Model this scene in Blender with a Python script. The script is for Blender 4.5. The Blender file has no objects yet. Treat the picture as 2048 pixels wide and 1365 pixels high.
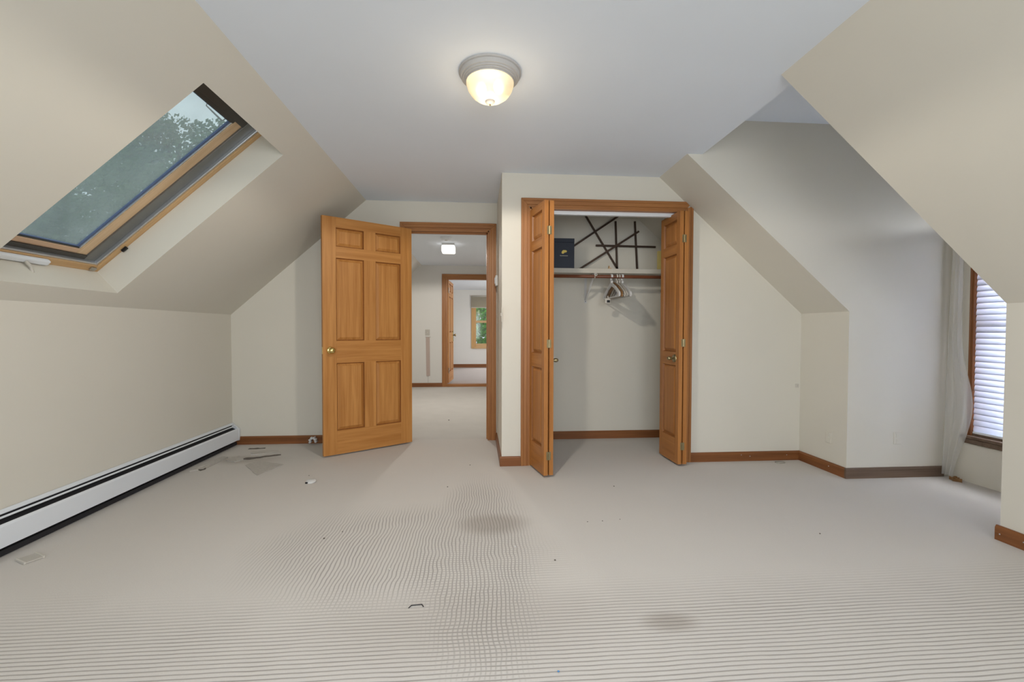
import bpy, bmesh, math, random
from mathutils import Vector, Matrix
random.seed(7)
SC = bpy.context.scene
COL = SC.collection

# ------------------------------------------------------------------ camera
cam_d = bpy.data.cameras.new('camera')
cam_d.sensor_fit = 'HORIZONTAL'; cam_d.sensor_width = 36.0
cam_d.lens = 885.4 / 2048 * 36.0
cam_d.clip_start = 0.02; cam_d.clip_end = 300
cam = bpy.data.objects.new('camera', cam_d); COL.objects.link(cam)
_r = Vector((0.99697481, -0.07770207, 0.00190223)); _u = Vector((-6.933e-05, 0.0235847, 0.9997218)); _f = Vector((0.0777253, 0.9966976, -0.0235079))
_m = Matrix((_r, _u, -_f)).transposed().to_4x4(); _m.translation = (0, 0, 1.0746)
cam.matrix_world = _m
SC.camera = cam

# ------------------------------------------------------------------ sky and exposure
W = bpy.data.worlds.new('sky'); SC.world = W; W.use_nodes = True
bg = W.node_tree.nodes['Background']
bg.inputs[0].default_value = (0.80, 0.88, 1.0, 1)      # even overcast sky
bg.inputs[1].default_value = 1.35
vs = SC.view_settings
vs.view_transform = 'Standard'; vs.look = 'None'; vs.exposure = 0.34; vs.gamma = 1.0; vs.use_curve_mapping = False

# ------------------------------------------------------------------ room dimensions (metres)
H, K = 2.310, 1.218                 # flat ceiling, knee wall
XL, XLC = -2.2925, -1.0539          # left knee wall, left edge of flat ceiling
XR, XRC = 2.6845, 1.4578            # right knee wall, right edge of flat ceiling
D1, D2, D3, D4 = 4.324, 3.486, 3.010, 2.055
XS = 0.191                          # closet side wall
XD1, XD2, DH = -0.668, 0.112, 2.04  # hall door opening
XM, HD, XW = 1.5675, 2.553, 3.489   # ceiling edge at the dormer, dormer ceiling, dormer window wall
YB = -1.9                           # rear wall behind the camera
D5, D6 = 8.5, 12.9                  # hall end wall, far room end wall
T = 0.12

def area(name, loc, rot, sx, sy, watts, color):
    l = bpy.data.lights.new(name, 'AREA'); l.shape = 'RECTANGLE'; l.size = sx; l.size_y = sy
    l.energy = watts; l.color = color
    o = bpy.data.objects.new(name, l); COL.objects.link(o); o.location = loc; o.rotation_euler = rot
    return o
R90 = math.pi / 2
# lamps outside the windows; rear and far side openings are added for fill
area('fill_rear_window', (0.2, YB - 0.16, 1.30), (R90, 0, 0), 2.2, 1.5, 60, (0.90, 0.95, 1.0))  # added lamp that brightens the room from behind the camera
SKL = math.atan2(H - K, XLC - XL); SKR = math.atan2(H - K, XR - XRC)
RSK = (-1.30, -0.20)                # y range of two slope openings added behind the camera for fill
area('fill_rear_slope', ((XL + XLC) / 2 - math.sin(SKL) * 0.24, sum(RSK) / 2, (H + K) / 2 + math.cos(SKL) * 0.24), (0, -SKL, 0), 1.2, 1.0, 12, (0.90, 0.95, 1.0))  # added lamp over an unglazed opening, evens out the room light
area('fill_rear_slope', ((XR + XRC) / 2 + math.sin(SKR) * 0.14, sum(RSK) / 2, (H + K) / 2 + math.cos(SKR) * 0.14), (0, SKR, 0), 1.2, 1.0, 12, (0.90, 0.95, 1.0))  # its added twin over the right slope opening
area('daylight_dormer_window', (XW + 0.35, 2.53, 1.12), (0, R90, 0), 1.5, 0.62, 105, (0.90, 0.95, 1.0))
area('daylight_far_window', (0.45, D6 + 0.75, 2.95), (-math.radians(52), 0, 0), 1.4, 1.3, 90, (1.0, 0.98, 0.95))
area('fill_far_side', (2.2 + 0.45, 10.7, 1.35), (0, R90, 0), 1.5, 1.3, 80, (1.0, 0.97, 0.93))  # added lamp, lifts the dark far room from the side

# ------------------------------------------------------------------ materials
MATS = {}
def newmat(name):
    m = bpy.data.materials.new(name); m.use_nodes = True
    nt = m.node_tree; b = nt.nodes['Principled BSDF']
    MATS[name] = m
    return m, nt, b
def srgb(r, g, b):
    f = lambda c: (c / 255 / 12.92) if c / 255 <= 0.04045 else ((c / 255 + 0.055) / 1.055) ** 2.4
    return (f(r), f(g), f(b), 1)
def N(nt, kind, **kw):
    n = nt.nodes.new(kind)
    for k, v in kw.items():
        if k.startswith('i_'):
            n.inputs[int(k[2:])].default_value = v
        else:
            setattr(n, k, v)
    return n
def math_node(nt, op, a, b=None, clamp=False):
    n = nt.nodes.new('ShaderNodeMath'); n.operation = op; n.use_clamp = clamp
    for i, v in enumerate((a, b)):
        if v is None: continue
        if isinstance(v, (int, float)): n.inputs[i].default_value = v
        else: nt.links.new(v, n.inputs[i])
    return n.outputs[0]
def mixcol(nt, fac, a, b, mode='MIX'):
    n = nt.nodes.new('ShaderNodeMix'); n.data_type = 'RGBA'; n.blend_type = mode
    for idx, v in ((0, fac), (6, a), (7, b)):
        if isinstance(v, (int, float)): n.inputs[idx].default_value = v
        elif isinstance(v, tuple): n.inputs[idx].default_value = v
        else: nt.links.new(v, n.inputs[idx])
    return n.outputs[2]
def simple(name, col, rough=0.6, metal=0.0, noise=0.06, scale=18.0, bump=0.0, spec=0.4, coord='Object'):
    m, nt, b = newmat(name)
    tc = N(nt, 'ShaderNodeTexCoord'); ns = N(nt, 'ShaderNodeTexNoise')
    ns.inputs['Scale'].default_value = scale; ns.inputs['Detail'].default_value = 4
    nt.links.new(tc.outputs[coord], ns.inputs['Vector'])
    d = tuple(c * (1 - noise) for c in col[:3]) + (1,); l = tuple(min(1, c * (1 + noise)) for c in col[:3]) + (1,)
    nt.links.new(mixcol(nt, ns.outputs[0], d, l), b.inputs['Base Color'])
    b.inputs['Roughness'].default_value = rough; b.inputs['Metallic'].default_value = metal
    b.inputs['Specular IOR Level'].default_value = spec
    if bump:
        bp = N(nt, 'ShaderNodeBump'); bp.inputs['Strength'].default_value = bump; bp.inputs['Distance'].default_value = 0.002
        nt.links.new(ns.outputs[0], bp.inputs['Height']); nt.links.new(bp.outputs[0], b.inputs['Normal'])
    return m
def wood(name, dark, light, axis='Z', rough=0.42):
    """grain runs along the given local axis"""
    m, nt, b = newmat(name)
    tc = N(nt, 'ShaderNodeTexCoord'); mp = N(nt, 'ShaderNodeMapping')
    s = {'X': (0.7, 16, 16), 'Y': (16, 0.7, 16), 'Z': (16, 16, 0.7)}[axis]
    mp.inputs['Scale'].default_value = s
    oi = N(nt, 'ShaderNodeObjectInfo')
    nt.links.new(tc.outputs['Object'], mp.inputs['Vector'])
    off = N(nt, 'ShaderNodeVectorMath', operation='ADD'); nt.links.new(mp.outputs[0], off.inputs[0])
    sc = N(nt, 'ShaderNodeVectorMath', operation='SCALE'); sc.inputs[0].default_value = (13, 7, 5); nt.links.new(oi.outputs['Random'], sc.inputs['Scale'])
    nt.links.new(sc.outputs[0], off.inputs[1])
    n1 = N(nt, 'ShaderNodeTexNoise'); n1.inputs['Scale'].default_value = 1.6; n1.inputs['Detail'].default_value = 6; n1.inputs['Distortion'].default_value = 0.6
    nt.links.new(off.outputs[0], n1.inputs['Vector'])
    n2 = N(nt, 'ShaderNodeTexNoise'); n2.inputs['Scale'].default_value = 7; n2.inputs['Detail'].default_value = 3
    nt.links.new(off.outputs[0], n2.inputs['Vector'])
    f = math_node(nt, 'ADD', math_node(nt, 'MULTIPLY', n1.outputs[0], 0.72), math_node(nt, 'MULTIPLY', n2.outputs[0], 0.28))
    rp = N(nt, 'ShaderNodeValToRGB'); rp.color_ramp.elements[0].position = 0.33; rp.color_ramp.elements[1].position = 0.66
    rp.color_ramp.elements[0].color = dark; rp.color_ramp.elements[1].color = light
    nt.links.new(f, rp.inputs[0]); nt.links.new(rp.outputs[0], b.inputs['Base Color'])
    b.inputs['Roughness'].default_value = rough; b.inputs['Specular IOR Level'].default_value = 0.35
    bp = N(nt, 'ShaderNodeBump'); bp.inputs['Strength'].default_value = 0.08; bp.inputs['Distance'].default_value = 0.001
    nt.links.new(n2.outputs[0], bp.inputs['Height']); nt.links.new(bp.outputs[0], b.inputs['Normal'])
    return m

WALL = simple('cream_paint', (0.715, 0.685, 0.605, 1), 0.75, noise=0.02, scale=3, spec=0.2)
SLOPE = WALL
CEIL = simple('ceiling_paint', (0.80, 0.855, 0.93, 1), 0.8, noise=0.02, scale=2.5, spec=0.15)
HALLW = simple('hall_paint', (0.72, 0.705, 0.67, 1), 0.75, noise=0.02, scale=3, spec=0.2)
OAKD, OAKL = (0.41, 0.165, 0.036, 1), (0.58, 0.270, 0.075, 1)
OAK_Z = wood('door_wood_upright', OAKD, OAKL, 'Z'); OAK_X = wood('door_wood_across', OAKD, OAKL, 'X'); OAK_Y = wood('door_wood_deep', OAKD, OAKL, 'Y')
FOLD_Z = wood('bifold_wood_upright', (0.34, 0.128, 0.031, 1), (0.48, 0.205, 0.056, 1), 'Z'); FOLD_X = wood('bifold_wood_across', (0.34, 0.128, 0.031, 1), (0.48, 0.205, 0.056, 1), 'X')
MOULD = wood('moulding_wood', (0.23, 0.082, 0.020, 1), (0.34, 0.135, 0.036, 1), 'Z')
TRD, TRL = (0.30, 0.118, 0.035, 1), (0.42, 0.185, 0.060, 1)
TRIM_Z = wood('trim_wood_upright', TRD, TRL, 'Z'); TRIM_X = wood('trim_wood_across', TRD, TRL, 'X'); TRIM_Y = wood('trim_wood_deep', TRD, TRL, 'Y')
BASE_X = wood('baseboard_wood_across', (0.165, 0.058, 0.018, 1), (0.27, 0.105, 0.035, 1), 'X'); BASE_Y = wood('baseboard_wood_deep', (0.165, 0.058, 0.018, 1), (0.27, 0.105, 0.035, 1), 'Y'); BASE_Z = wood('baseboard_wood_upright', (0.165, 0.058, 0.018, 1), (0.27, 0.105, 0.035, 1), 'Z')
FADED_X = wood('faded_trim_wood', (0.11, 0.075, 0.052, 1), (0.20, 0.135, 0.095, 1), 'X', 0.6)
PINE_X = wood('pine_across', (0.50, 0.30, 0.13, 1), (0.62, 0.42, 0.22, 1), 'X'); PINE_Y = wood('pine_deep', (0.50, 0.30, 0.13, 1), (0.64, 0.44, 0.24, 1), 'Y')
SASH_X = wood('pale_sash_pine_across', (0.62, 0.43, 0.25, 1), (0.76, 0.57, 0.37, 1), 'X'); SASH_Y = wood('pale_sash_pine_deep', (0.56, 0.36, 0.22, 1), (0.70, 0.50, 0.35, 1), 'Y')
PINE_Z = wood('pine_upright', (0.48, 0.27, 0.10, 1), (0.62, 0.40, 0.18, 1), 'Z')
REDROD = wood('red_brown_rod_wood', (0.13, 0.040, 0.018, 1), (0.22, 0.075, 0.035, 1), 'X', 0.35)
DARKSTICK = wood('dark_stick_wood', (0.030, 0.018, 0.012, 1), (0.085, 0.05, 0.03, 1), 'X', 0.5)
BROWNH = wood('brown_hanger_wood', (0.17, 0.085, 0.03, 1), (0.30, 0.16, 0.06, 1), 'Y', 0.4)
SHELFM = simple('shelf_paint', (0.58, 0.55, 0.48, 1), 0.6, noise=0.04)
WHITEM = simple('white_enamel', (0.80, 0.84, 0.89, 1), 0.4, noise=0.02, scale=6)
WHITEP = simple('white_plastic', (0.68, 0.68, 0.67, 1), 0.4, noise=0.03)
CREAMP = simple('cream_plastic', (0.58, 0.55, 0.49, 1), 0.45, noise=0.03)
CREAMD = simple('cream_plastic_worn', (0.50, 0.47, 0.42, 1), 0.5, noise=0.05)
DARKM = simple('dark_metal_and_gap_shade', (0.018, 0.018, 0.022, 1), 0.6, noise=0.2)  # dark metal; near black also paints the shade in the heater gaps
BLACKP = simple('black_rubber', (0.012, 0.012, 0.014, 1), 0.5)
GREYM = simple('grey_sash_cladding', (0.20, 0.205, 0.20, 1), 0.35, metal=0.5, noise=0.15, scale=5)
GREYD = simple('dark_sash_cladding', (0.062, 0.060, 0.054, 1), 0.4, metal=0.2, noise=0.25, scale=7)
ALU = simple('brushed_aluminium', (0.62, 0.65, 0.69, 1), 0.3, metal=0.8, noise=0.08)
BLUEG = simple('blue_glazing_seal', (0.10, 0.14, 0.26, 1), 0.5)
BRASS = simple('polished_brass', (0.72, 0.56, 0.22, 1), 0.18, metal=1.0, noise=0.05)
BRASSD = simple('tarnished_brass', (0.36, 0.30, 0.17, 1), 0.35, metal=0.9, noise=0.2)
STEEL = simple('hinge_steel', (0.45, 0.44, 0.41, 1), 0.35, metal=0.9, noise=0.1)
NAVY = simple('navy_card', (0.016, 0.022, 0.040, 1), 0.5, noise=0.1)
GOLD = simple('gold_foil', (0.62, 0.47, 0.11, 1), 0.35, metal=0.4)
SILVERF = simple('silver_foil', (0.42, 0.40, 0.33, 1), 0.4, metal=0.3)
YELLOW = simple('yellow_card', (0.60, 0.50, 0.18, 1), 0.6)
PINK = simple('pinkish_strip', (0.50, 0.40, 0.35, 1), 0.7, noise=0.06)
DEBRIS = simple('scrap_fabric', (0.50, 0.47, 0.43, 1), 0.95, noise=0.18, scale=60, bump=0.5)
DIRT = simple('dark_dirt', (0.13, 0.112, 0.095, 1), 0.9, noise=0.3, scale=60)
BLUEB = simple('blue_plastic', (0.06, 0.25, 0.55, 1), 0.5)
BARK = simple('bark', (0.10, 0.075, 0.055, 1), 0.9, noise=0.3, scale=12)
GRASS = simple('grass_ground', (0.08, 0.14, 0.05, 1), 0.95, noise=0.4, scale=3)
ROOFIN = simple('lamp_metal', (0.50, 0.485, 0.47, 1), 0.45, metal=0.0, noise=0.04)

def leafmat(name, c1, c2):
    m, nt, b = newmat(name)
    gi = N(nt, 'ShaderNodeTexNoise'); gi.inputs['Scale'].default_value = 1.5
    tc = N(nt, 'ShaderNodeTexCoord'); nt.links.new(tc.outputs['Object'], gi.inputs['Vector'])
    c = mixcol(nt, gi.outputs[0], c1, c2)
    nt.links.new(c, b.inputs['Base Color']); b.inputs['Roughness'].default_value = 0.6
    tr = N(nt, 'ShaderNodeBsdfTranslucent'); nt.links.new(c, tr.inputs[0])
    mx = N(nt, 'ShaderNodeMixShader'); mx.inputs[0].default_value = 0.4
    nt.links.new(b.outputs[0], mx.inputs[1]); nt.links.new(tr.outputs[0], mx.inputs[2])
    nt.links.new(mx.outputs[0], nt.nodes['Material Output'].inputs[0])
    return m
LEAF = leafmat('grey_green_leaves', (0.08, 0.145, 0.065, 1), (0.16, 0.25, 0.115, 1))
LEAFB = leafmat('bright_green_leaves', (0.03, 0.17, 0.012, 1), (0.20, 0.62, 0.05, 1))

def thinmat(name, col, transp, transl, gloss=0.06, spots=0.0, tint=(1, 1, 1, 1)):
    """thin sheet: part clear, part scattering, a little gloss"""
    m, nt, b = newmat(name); nt.nodes.remove(b)
    t = N(nt, 'ShaderNodeBsdfTransparent'); l = N(nt, 'ShaderNodeBsdfTranslucent'); d = N(nt, 'ShaderNodeBsdfDiffuse'); g = N(nt, 'ShaderNodeBsdfGlossy')
    t.inputs[0].default_value = tint; l.inputs[0].default_value = col; d.inputs[0].default_value = col; g.inputs['Roughness'].default_value = 0.08
    m1 = N(nt, 'ShaderNodeMixShader'); m1.inputs[0].default_value = transl
    nt.links.new(d.outputs[0], m1.inputs[1]); nt.links.new(l.outputs[0], m1.inputs[2])
    m2 = N(nt, 'ShaderNodeMixShader'); m2.inputs[0].default_value = transp
    nt.links.new(m1.outputs[0], m2.inputs[1]); nt.links.new(t.outputs[0], m2.inputs[2])
    if spots:
        tc = N(nt, 'ShaderNodeTexCoord'); ns = N(nt, 'ShaderNodeTexNoise'); ns.inputs['Scale'].default_value = 5; ns.inputs['Detail'].default_value = 5
        nt.links.new(tc.outputs['Object'], ns.inputs['Vector'])
        f = math_node(nt, 'ADD', transp - spots * 0.5, math_node(nt, 'MULTIPLY', ns.outputs[0], spots), True)
        nt.links.new(f, m2.inputs[0])
    m3 = N(nt, 'ShaderNodeMixShader'); m3.inputs[0].default_value = gloss
    nt.links.new(m2.outputs[0], m3.inputs[1]); nt.links.new(g.outputs[0], m3.inputs[2])
    nt.links.new(m3.outputs[0], nt.nodes['Material Output'].inputs[0])
    return m
GLASS_DUSTY = thinmat('dusty_skylight_glass', (0.55, 0.62, 0.62, 1), 0.72, 0.55, 0.05, spots=0.25, tint=(0.75, 0.80, 0.765, 1))
GLASS = thinmat('window_glass', (0.8, 0.85, 0.85, 1), 0.985, 0.5, 0.04)
BLINDM = thinmat('white_blind_slat', (0.74, 0.77, 0.86, 1), 0.0, 0.27, 0.02)
SHEER = thinmat('sheer_white_cloth', (0.86, 0.86, 0.85, 1), 0.50, 0.40, 0.0)
SHADE = thinmat('grey_roller_shade', (0.42, 0.38, 0.30, 1), 0.0, 0.3, 0.0)
DOME = thinmat('frosted_lamp_glass', (0.86, 0.79, 0.63, 1), 0.30, 0.65, 0.05)

def emit(name, col, s):
    m, nt, b = newmat(name)
    b.inputs['Base Color'].default_value = col; b.inputs['Emission Color'].default_value = col; b.inputs['Emission Strength'].default_value = s
    return m
BULB = emit('lit_bulb', (1.0, 0.86, 0.64, 1), 1.6)
HALLGLASS = emit('lit_hall_glass', (1.0, 0.97, 0.92, 1), 1.0)

def carpet():
    m, nt, b = newmat('beige_ribbed_carpet')
    tc = N(nt, 'ShaderNodeTexCoord'); sep = N(nt, 'ShaderNodeSeparateXYZ'); nt.links.new(tc.outputs['Object'], sep.inputs[0])
    x, y = sep.outputs[0], sep.outputs[1]
    P = tc.outputs['Object']
    def noise(scale, detail=3):
        n = N(nt, 'ShaderNodeTexNoise'); n.inputs['Scale'].default_value = scale; n.inputs['Detail'].default_value = detail
        nt.links.new(P, n.inputs['Vector']); return n.outputs[0]
    big = noise(1.1); mid = noise(6); fine = noise(160, 2); wob = noise(3.0)
    def ell(cx, cy, rx, ry, soft, wobble=0.5):
        dx = math_node(nt, 'DIVIDE', math_node(nt, 'SUBTRACT', x, cx), rx); dy = math_node(nt, 'DIVIDE', math_node(nt, 'SUBTRACT', y, cy), ry)
        d = math_node(nt, 'SQRT', math_node(nt, 'ADD', math_node(nt, 'MULTIPLY', dx, dx), math_node(nt, 'MULTIPLY', dy, dy)))
        d = math_node(nt, 'ADD', d, math_node(nt, 'MULTIPLY', math_node(nt, 'SUBTRACT', wob, 0.5), wobble))
        mr = N(nt, 'ShaderNodeMapRange'); mr.interpolation_type = 'SMOOTHSTEP'
        mr.inputs[1].default_value = 1 + soft; mr.inputs[2].default_value = 1 - soft
        nt.links.new(d, mr.inputs[0]); return mr.outputs[0]
    ribw = math_node(nt, 'MULTIPLY', math_node(nt, 'SUBTRACT', wob, 0.5), 0.07)
    def rib(c, pitch, power):
        s = math_node(nt, 'SINE', math_node(nt, 'MULTIPLY', c, 2 * math.pi / pitch))
        s = math_node(nt, 'ADD', math_node(nt, 'MULTIPLY', s, 0.5), 0.5)
        return math_node(nt, 'POWER', s, power)
    ry_lines = rib(math_node(nt, 'ADD', x, ribw), 0.0172, 4.0)          # ribs running into the room
    rx_lines = rib(math_node(nt, 'ADD', y, math_node(nt, 'MULTIPLY', ribw, 0.25)), 0.0190, 5.0)
    ma = math_node(nt, 'MAXIMUM', ell(-0.40, 2.22, 0.62, 0.44, 0.35), ell(0.02, 2.25, 0.24, 0.85, 0.35))
    mb_ = ell(0.02, 1.75, 0.32, 0.95, 0.5)
    fr = N(nt, 'ShaderNodeMapRange'); fr.interpolation_type = 'SMOOTHSTEP'; fr.inputs[1].default_value = 1.92; fr.inputs[2].default_value = 1.55
    nt.links.new(math_node(nt, 'ADD', y, math_node(nt, 'MULTIPLY', math_node(nt, 'SUBTRACT', big, 0.5), 0.35)), fr.inputs[0])
    lines = math_node(nt, 'MAXIMUM', math_node(nt, 'MULTIPLY', ry_lines, ma), math_node(nt, 'MULTIPLY', rx_lines, math_node(nt, 'MAXIMUM', fr.outputs[0], math_node(nt, 'MULTIPLY', mb_, 0.7))))
    lines = math_node(nt, 'MULTIPLY', lines, math_node(nt, 'ADD', 0.60, math_node(nt, 'MULTIPLY', mid, 0.7)))
    base = mixcol(nt, big, (0.615, 0.582, 0.545, 1), (0.665, 0.635, 0.598, 1))
    base = mixcol(nt, math_node(nt, 'MULTIPLY', fine, 0.25), base, (0.50, 0.47, 0.44, 1))
    stain = math_node(nt, 'MAXIMUM', ell(0.08, 2.44, 0.17, 0.12, 0.5), math_node(nt, 'MAXIMUM', ell(0.71, 1.56, 0.09, 0.05, 0.6), math_node(nt, 'MULTIPLY', ell(-0.02, 1.62, 0.40, 0.18, 0.8), 0.5)))
    stain = math_node(nt, 'MAXIMUM', stain, math_node(nt, 'MULTIPLY', ell(-1.92, 3.80, 0.26, 0.10, 0.7, 1.6), 0.8))
    base = mixcol(nt, math_node(nt, 'MULTIPLY', stain, 0.42), base, (0.26, 0.21, 0.165, 1))
    col = mixcol(nt, math_node(nt, 'MULTIPLY', lines, 0.66), base, (0.20, 0.18, 0.165, 1))
    nt.links.new(col, b.inputs['Base Color'])
    b.inputs['Roughness'].default_value = 0.95; b.inputs['Specular IOR Level'].default_value = 0.1
    h = math_node(nt, 'SUBTRACT', math_node(nt, 'MULTIPLY', fine, 0.5), lines)
    bp = N(nt, 'ShaderNodeBump'); bp.inputs['Strength'].default_value = 0.25; bp.inputs['Distance'].default_value = 0.004
    nt.links.new(h, bp.inputs['Height']); nt.links.new(bp.outputs[0], b.inputs['Normal'])
    return m
CARPET = carpet()
CARPET2 = simple('hall_carpet', (0.60, 0.575, 0.54, 1), 0.95, noise=0.06, scale=5, spec=0.1)
CARPET3 = simple('far_room_carpet', (0.50, 0.45, 0.43, 1), 0.95, noise=0.05, scale=5, spec=0.1)

# ------------------------------------------------------------------ mesh helpers
class MB:
    def __init__(s): s.v = []; s.f = []
    def add(s, vs, fs):
        o = len(s.v); s.v += [tuple(v) for v in vs]; s.f += [tuple(i + o for i in f) for f in fs]; return s
    def box(s, x0, x1, y0, y1, z0, z1, M=None):
        vs = [(x, y, z) for x in (x0, x1) for y in (y0, y1) for z in (z0, z1)]
        if M: vs = [M @ Vector(v) for v in vs]
        return s.add(vs, [(0, 1, 3, 2), (4, 6, 7, 5), (0, 4, 5, 1), (2, 3, 7, 6), (0, 2, 6, 4), (1, 5, 7, 3)])
    def prism(s, poly, a, b, axis='Y'):
        """poly in the two other axes, extruded from a to b"""
        def P(p, t): return {'Y': (p[0], t, p[1]), 'X': (t, p[0], p[1]), 'Z': (p[0], p[1], t)}[axis]
        n = len(poly); vs = [P(p, a) for p in poly] + [P(p, b) for p in poly]
        fs = [tuple(range(n))[::-1], tuple(range(n, 2 * n))] + [(i, (i + 1) % n, (i + 1) % n + n, i + n) for i in range(n)]
        return s.add(vs, fs)
    def tube(s, pts, r, n=8, rs=None):
        pts = [Vector(p) for p in pts]; rings = []
        for i, p in enumerate(pts):
            t = (pts[min(i + 1, len(pts) - 1)] - pts[max(i - 1, 0)]).normalized()
            a = t.cross(Vector((0, 0, 1)))
            if a.length < 1e-3: a = t.cross(Vector((1, 0, 0)))
            a.normalize(); bb = t.cross(a); rr = rs[i] if rs else r
            rings.append([p + a * math.cos(2 * math.pi * k / n) * rr + bb * math.sin(2 * math.pi * k / n) * rr for k in range(n)])
        vs = [v for rg in rings for v in rg]
        fs = [(i * n + k, i * n + (k + 1) % n, (i + 1) * n + (k + 1) % n, (i + 1) * n + k) for i in range(len(pts) - 1) for k in range(n)]
        fs += [tuple(range(n))[::-1], tuple(range((len(pts) - 1) * n, len(pts) * n))]
        return s.add(vs, fs)
    def lathe(s, prof, n=32, M=None):
        vs = []; fs = []
        for r, z in prof:
            vs += [Vector((r * math.cos(2 * math.pi * k / n), r * math.sin(2 * math.pi * k / n), z)) for k in range(n)]
        for i in range(len(prof) - 1):
            fs += [(i * n + k, i * n + (k + 1) % n, (i + 1) * n + (k + 1) % n, (i + 1) * n + k) for k in range(n)]
        if prof[0][0] > 1e-4: pass
        if M: vs = [M @ v for v in vs]
        return s.add(vs, fs)
    def build(s, name, mat, parent=None, smooth=False, bevel=0.0, M=None):
        me = bpy.data.meshes.new(name); me.from_pydata(s.v, [], s.f); me.validate()
        bm = bmesh.new(); bm.from_mesh(me); bmesh.ops.remove_doubles(bm, verts=bm.verts, dist=1e-6); bmesh.ops.recalc_face_normals(bm, faces=bm.faces); bm.to_mesh(me); bm.free()
        if smooth:
            for p in me.polygons: p.use_smooth = True
        me.materials.append(mat)
        o = bpy.data.objects.new(name, me); COL.objects.link(o)
        if parent is not None: o.parent = parent
        if M is not None: o.matrix_local = M
        if bevel:
            bv = o.modifiers.new('edge', 'BEVEL'); bv.width = bevel; bv.segments = 2; bv.limit_method = 'ANGLE'; bv.angle_limit = math.radians(40)
        return o
def tag(o, label, cat, kind=None, group=None):
    o['label'] = label; o['category'] = cat
    if kind: o['kind'] = kind
    if group: o['group'] = group
    return o
def empty(name, loc=(0, 0, 0), rz=0.0):
    o = bpy.data.objects.new(name, None); COL.objects.link(o); o.location = loc; o.rotation_euler = (0, 0, rz); o.empty_display_size = 0.1
    return o
def B(*a): return MB().box(*a)
def zslope(x): return H - (x - XRC) * (H - K) / (XR - XRC)

# ------------------------------------------------------------------ structure: main room
tag(B(XL - 0.2, XW + 0.2, YB - 0.2, D1 + 0.06, -0.12, 0).build('floor', CARPET), 'beige ribbed carpet floor with faint brown stains', 'floor', 'structure')
tag(B(XL - T, XL, YB, D1, 0, K).build('wall_left', WALL), 'low cream knee wall above the white heater', 'wall', 'structure')
# sloped ceiling on the left with the skylight shaft cut through
LS = math.hypot(XLC - XL, H - K); ang = math.atan2(H - K, XLC - XL)
ds = Vector((math.cos(ang), 0, math.sin(ang))); dn = Vector((-math.sin(ang), 0, math.cos(ang)))   # along slope, outward
MS = Matrix(((ds.x, 0, dn.x, XL), (0, 1, 0, 0), (ds.z, 0, dn.z, K), (0, 0, 0, 1)))   # local (s, y, off)
SK0, SK1, SY0, SY1, SHD = 0.124, 1.441, 2.090, 2.898, 0.20
m = MB()
m.box(0, SK0, YB, D1, 0, SHD, MS).box(SK1, LS, YB, D1, 0, SHD, MS).box(SK0, SK1, YB, RSK[0], 0, SHD, MS).box(SK0, SK1, RSK[1], SY0, 0, SHD, MS).box(SK0, SK1, SY1, D1, 0, SHD, MS)
tag(m.build('ceiling_slope_left', SLOPE), 'cream sloped ceiling around the skylight', 'ceiling', 'structure')
m = MB().prism([(XLC, YB), (XRC, YB), (XRC, D4), (XM, D4), (XM, D3), (XRC, D3), (XRC, D1), (XLC, D1)], H, H + T, 'Z')
tag(m.build('ceiling', CEIL), 'flat grey white ceiling carrying the round lamp', 'ceiling', 'structure')
SR = [(XRC, H), (XR, K), (XR + 0.09, K + 0.1), (XRC + 0.09, H + 0.1)]
def sr_part(a, b_):
    P = lambda t, o: (XRC + (XR - XRC) * t + 0.09 * o, H + (K - H) * t + 0.1 * o)
    return [P(a, 0), P(b_, 0), P(b_, 1), P(a, 1)]
m = MB().prism(SR, YB, RSK[0]).prism(SR, RSK[1], D4 - 0.1).prism(sr_part(0, 0.12), RSK[0], RSK[1]).prism(sr_part(0.90, 1), RSK[0], RSK[1])
tag(m.build('ceiling_slope_right', SLOPE), 'near cream sloped ceiling at the upper right', 'ceiling', 'structure')
tag(MB().prism(SR, D3 + 0.1, D1).build('ceiling_slope_right', SLOPE), 'narrow sloped ceiling strip beside the closet', 'ceiling', 'structure')
tag(B(XR, XR + T, YB, D4 - 0.1, 0, K).build('wall_right', WALL), 'near cream knee wall at the right edge', 'wall', 'structure')
tag(B(XR, XR + T, D3 + 0.1, D1, 0, K).build('wall_right', WALL), 'short cream knee wall between closet and dormer', 'wall', 'structure')
CH = [(XR, 0), (XW, 0), (XW, HD), (XM, HD), (XM, H), (XRC, H), (XR, K)]
tag(MB().prism(CH, D3, D3 + 0.1).build('wall_dormer_far', WALL), 'tall cream dormer cheek wall facing the camera', 'wall', 'structure')
tag(MB().prism(CH, D4 - 0.1, D4).build('wall_dormer_near', WALL), 'cream dormer cheek wall hidden behind the near slope', 'wall', 'structure')
tag(B(XM, XW + 0.1, D4 - 0.1, D3 + 0.1, HD, HD + 0.1).build('ceiling_dormer', CEIL), 'raised grey white ceiling inside the dormer', 'ceiling', 'structure')
tag(B(XM - 0.08, XM, D4, D3, H + T, HD + 0.1).build('wall_dormer_step', WALL), 'upright step between flat ceiling and dormer ceiling', 'wall', 'structure')
WY0, WY1, WZ0, WZ1 = 2.20, 2.865, 0.335, 1.93
m = MB().box(XW, XW + T, D4 - 0.1, WY0, 0, HD).box(XW, XW + T, WY1, D3 + 0.1, 0, HD).box(XW, XW + T, WY0, WY1, 0, WZ0).box(XW, XW + T, WY0, WY1, WZ1, HD)
tag(m.build('wall_dormer_window', WALL), 'pale dormer end wall around the blind', 'wall', 'structure')
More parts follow.
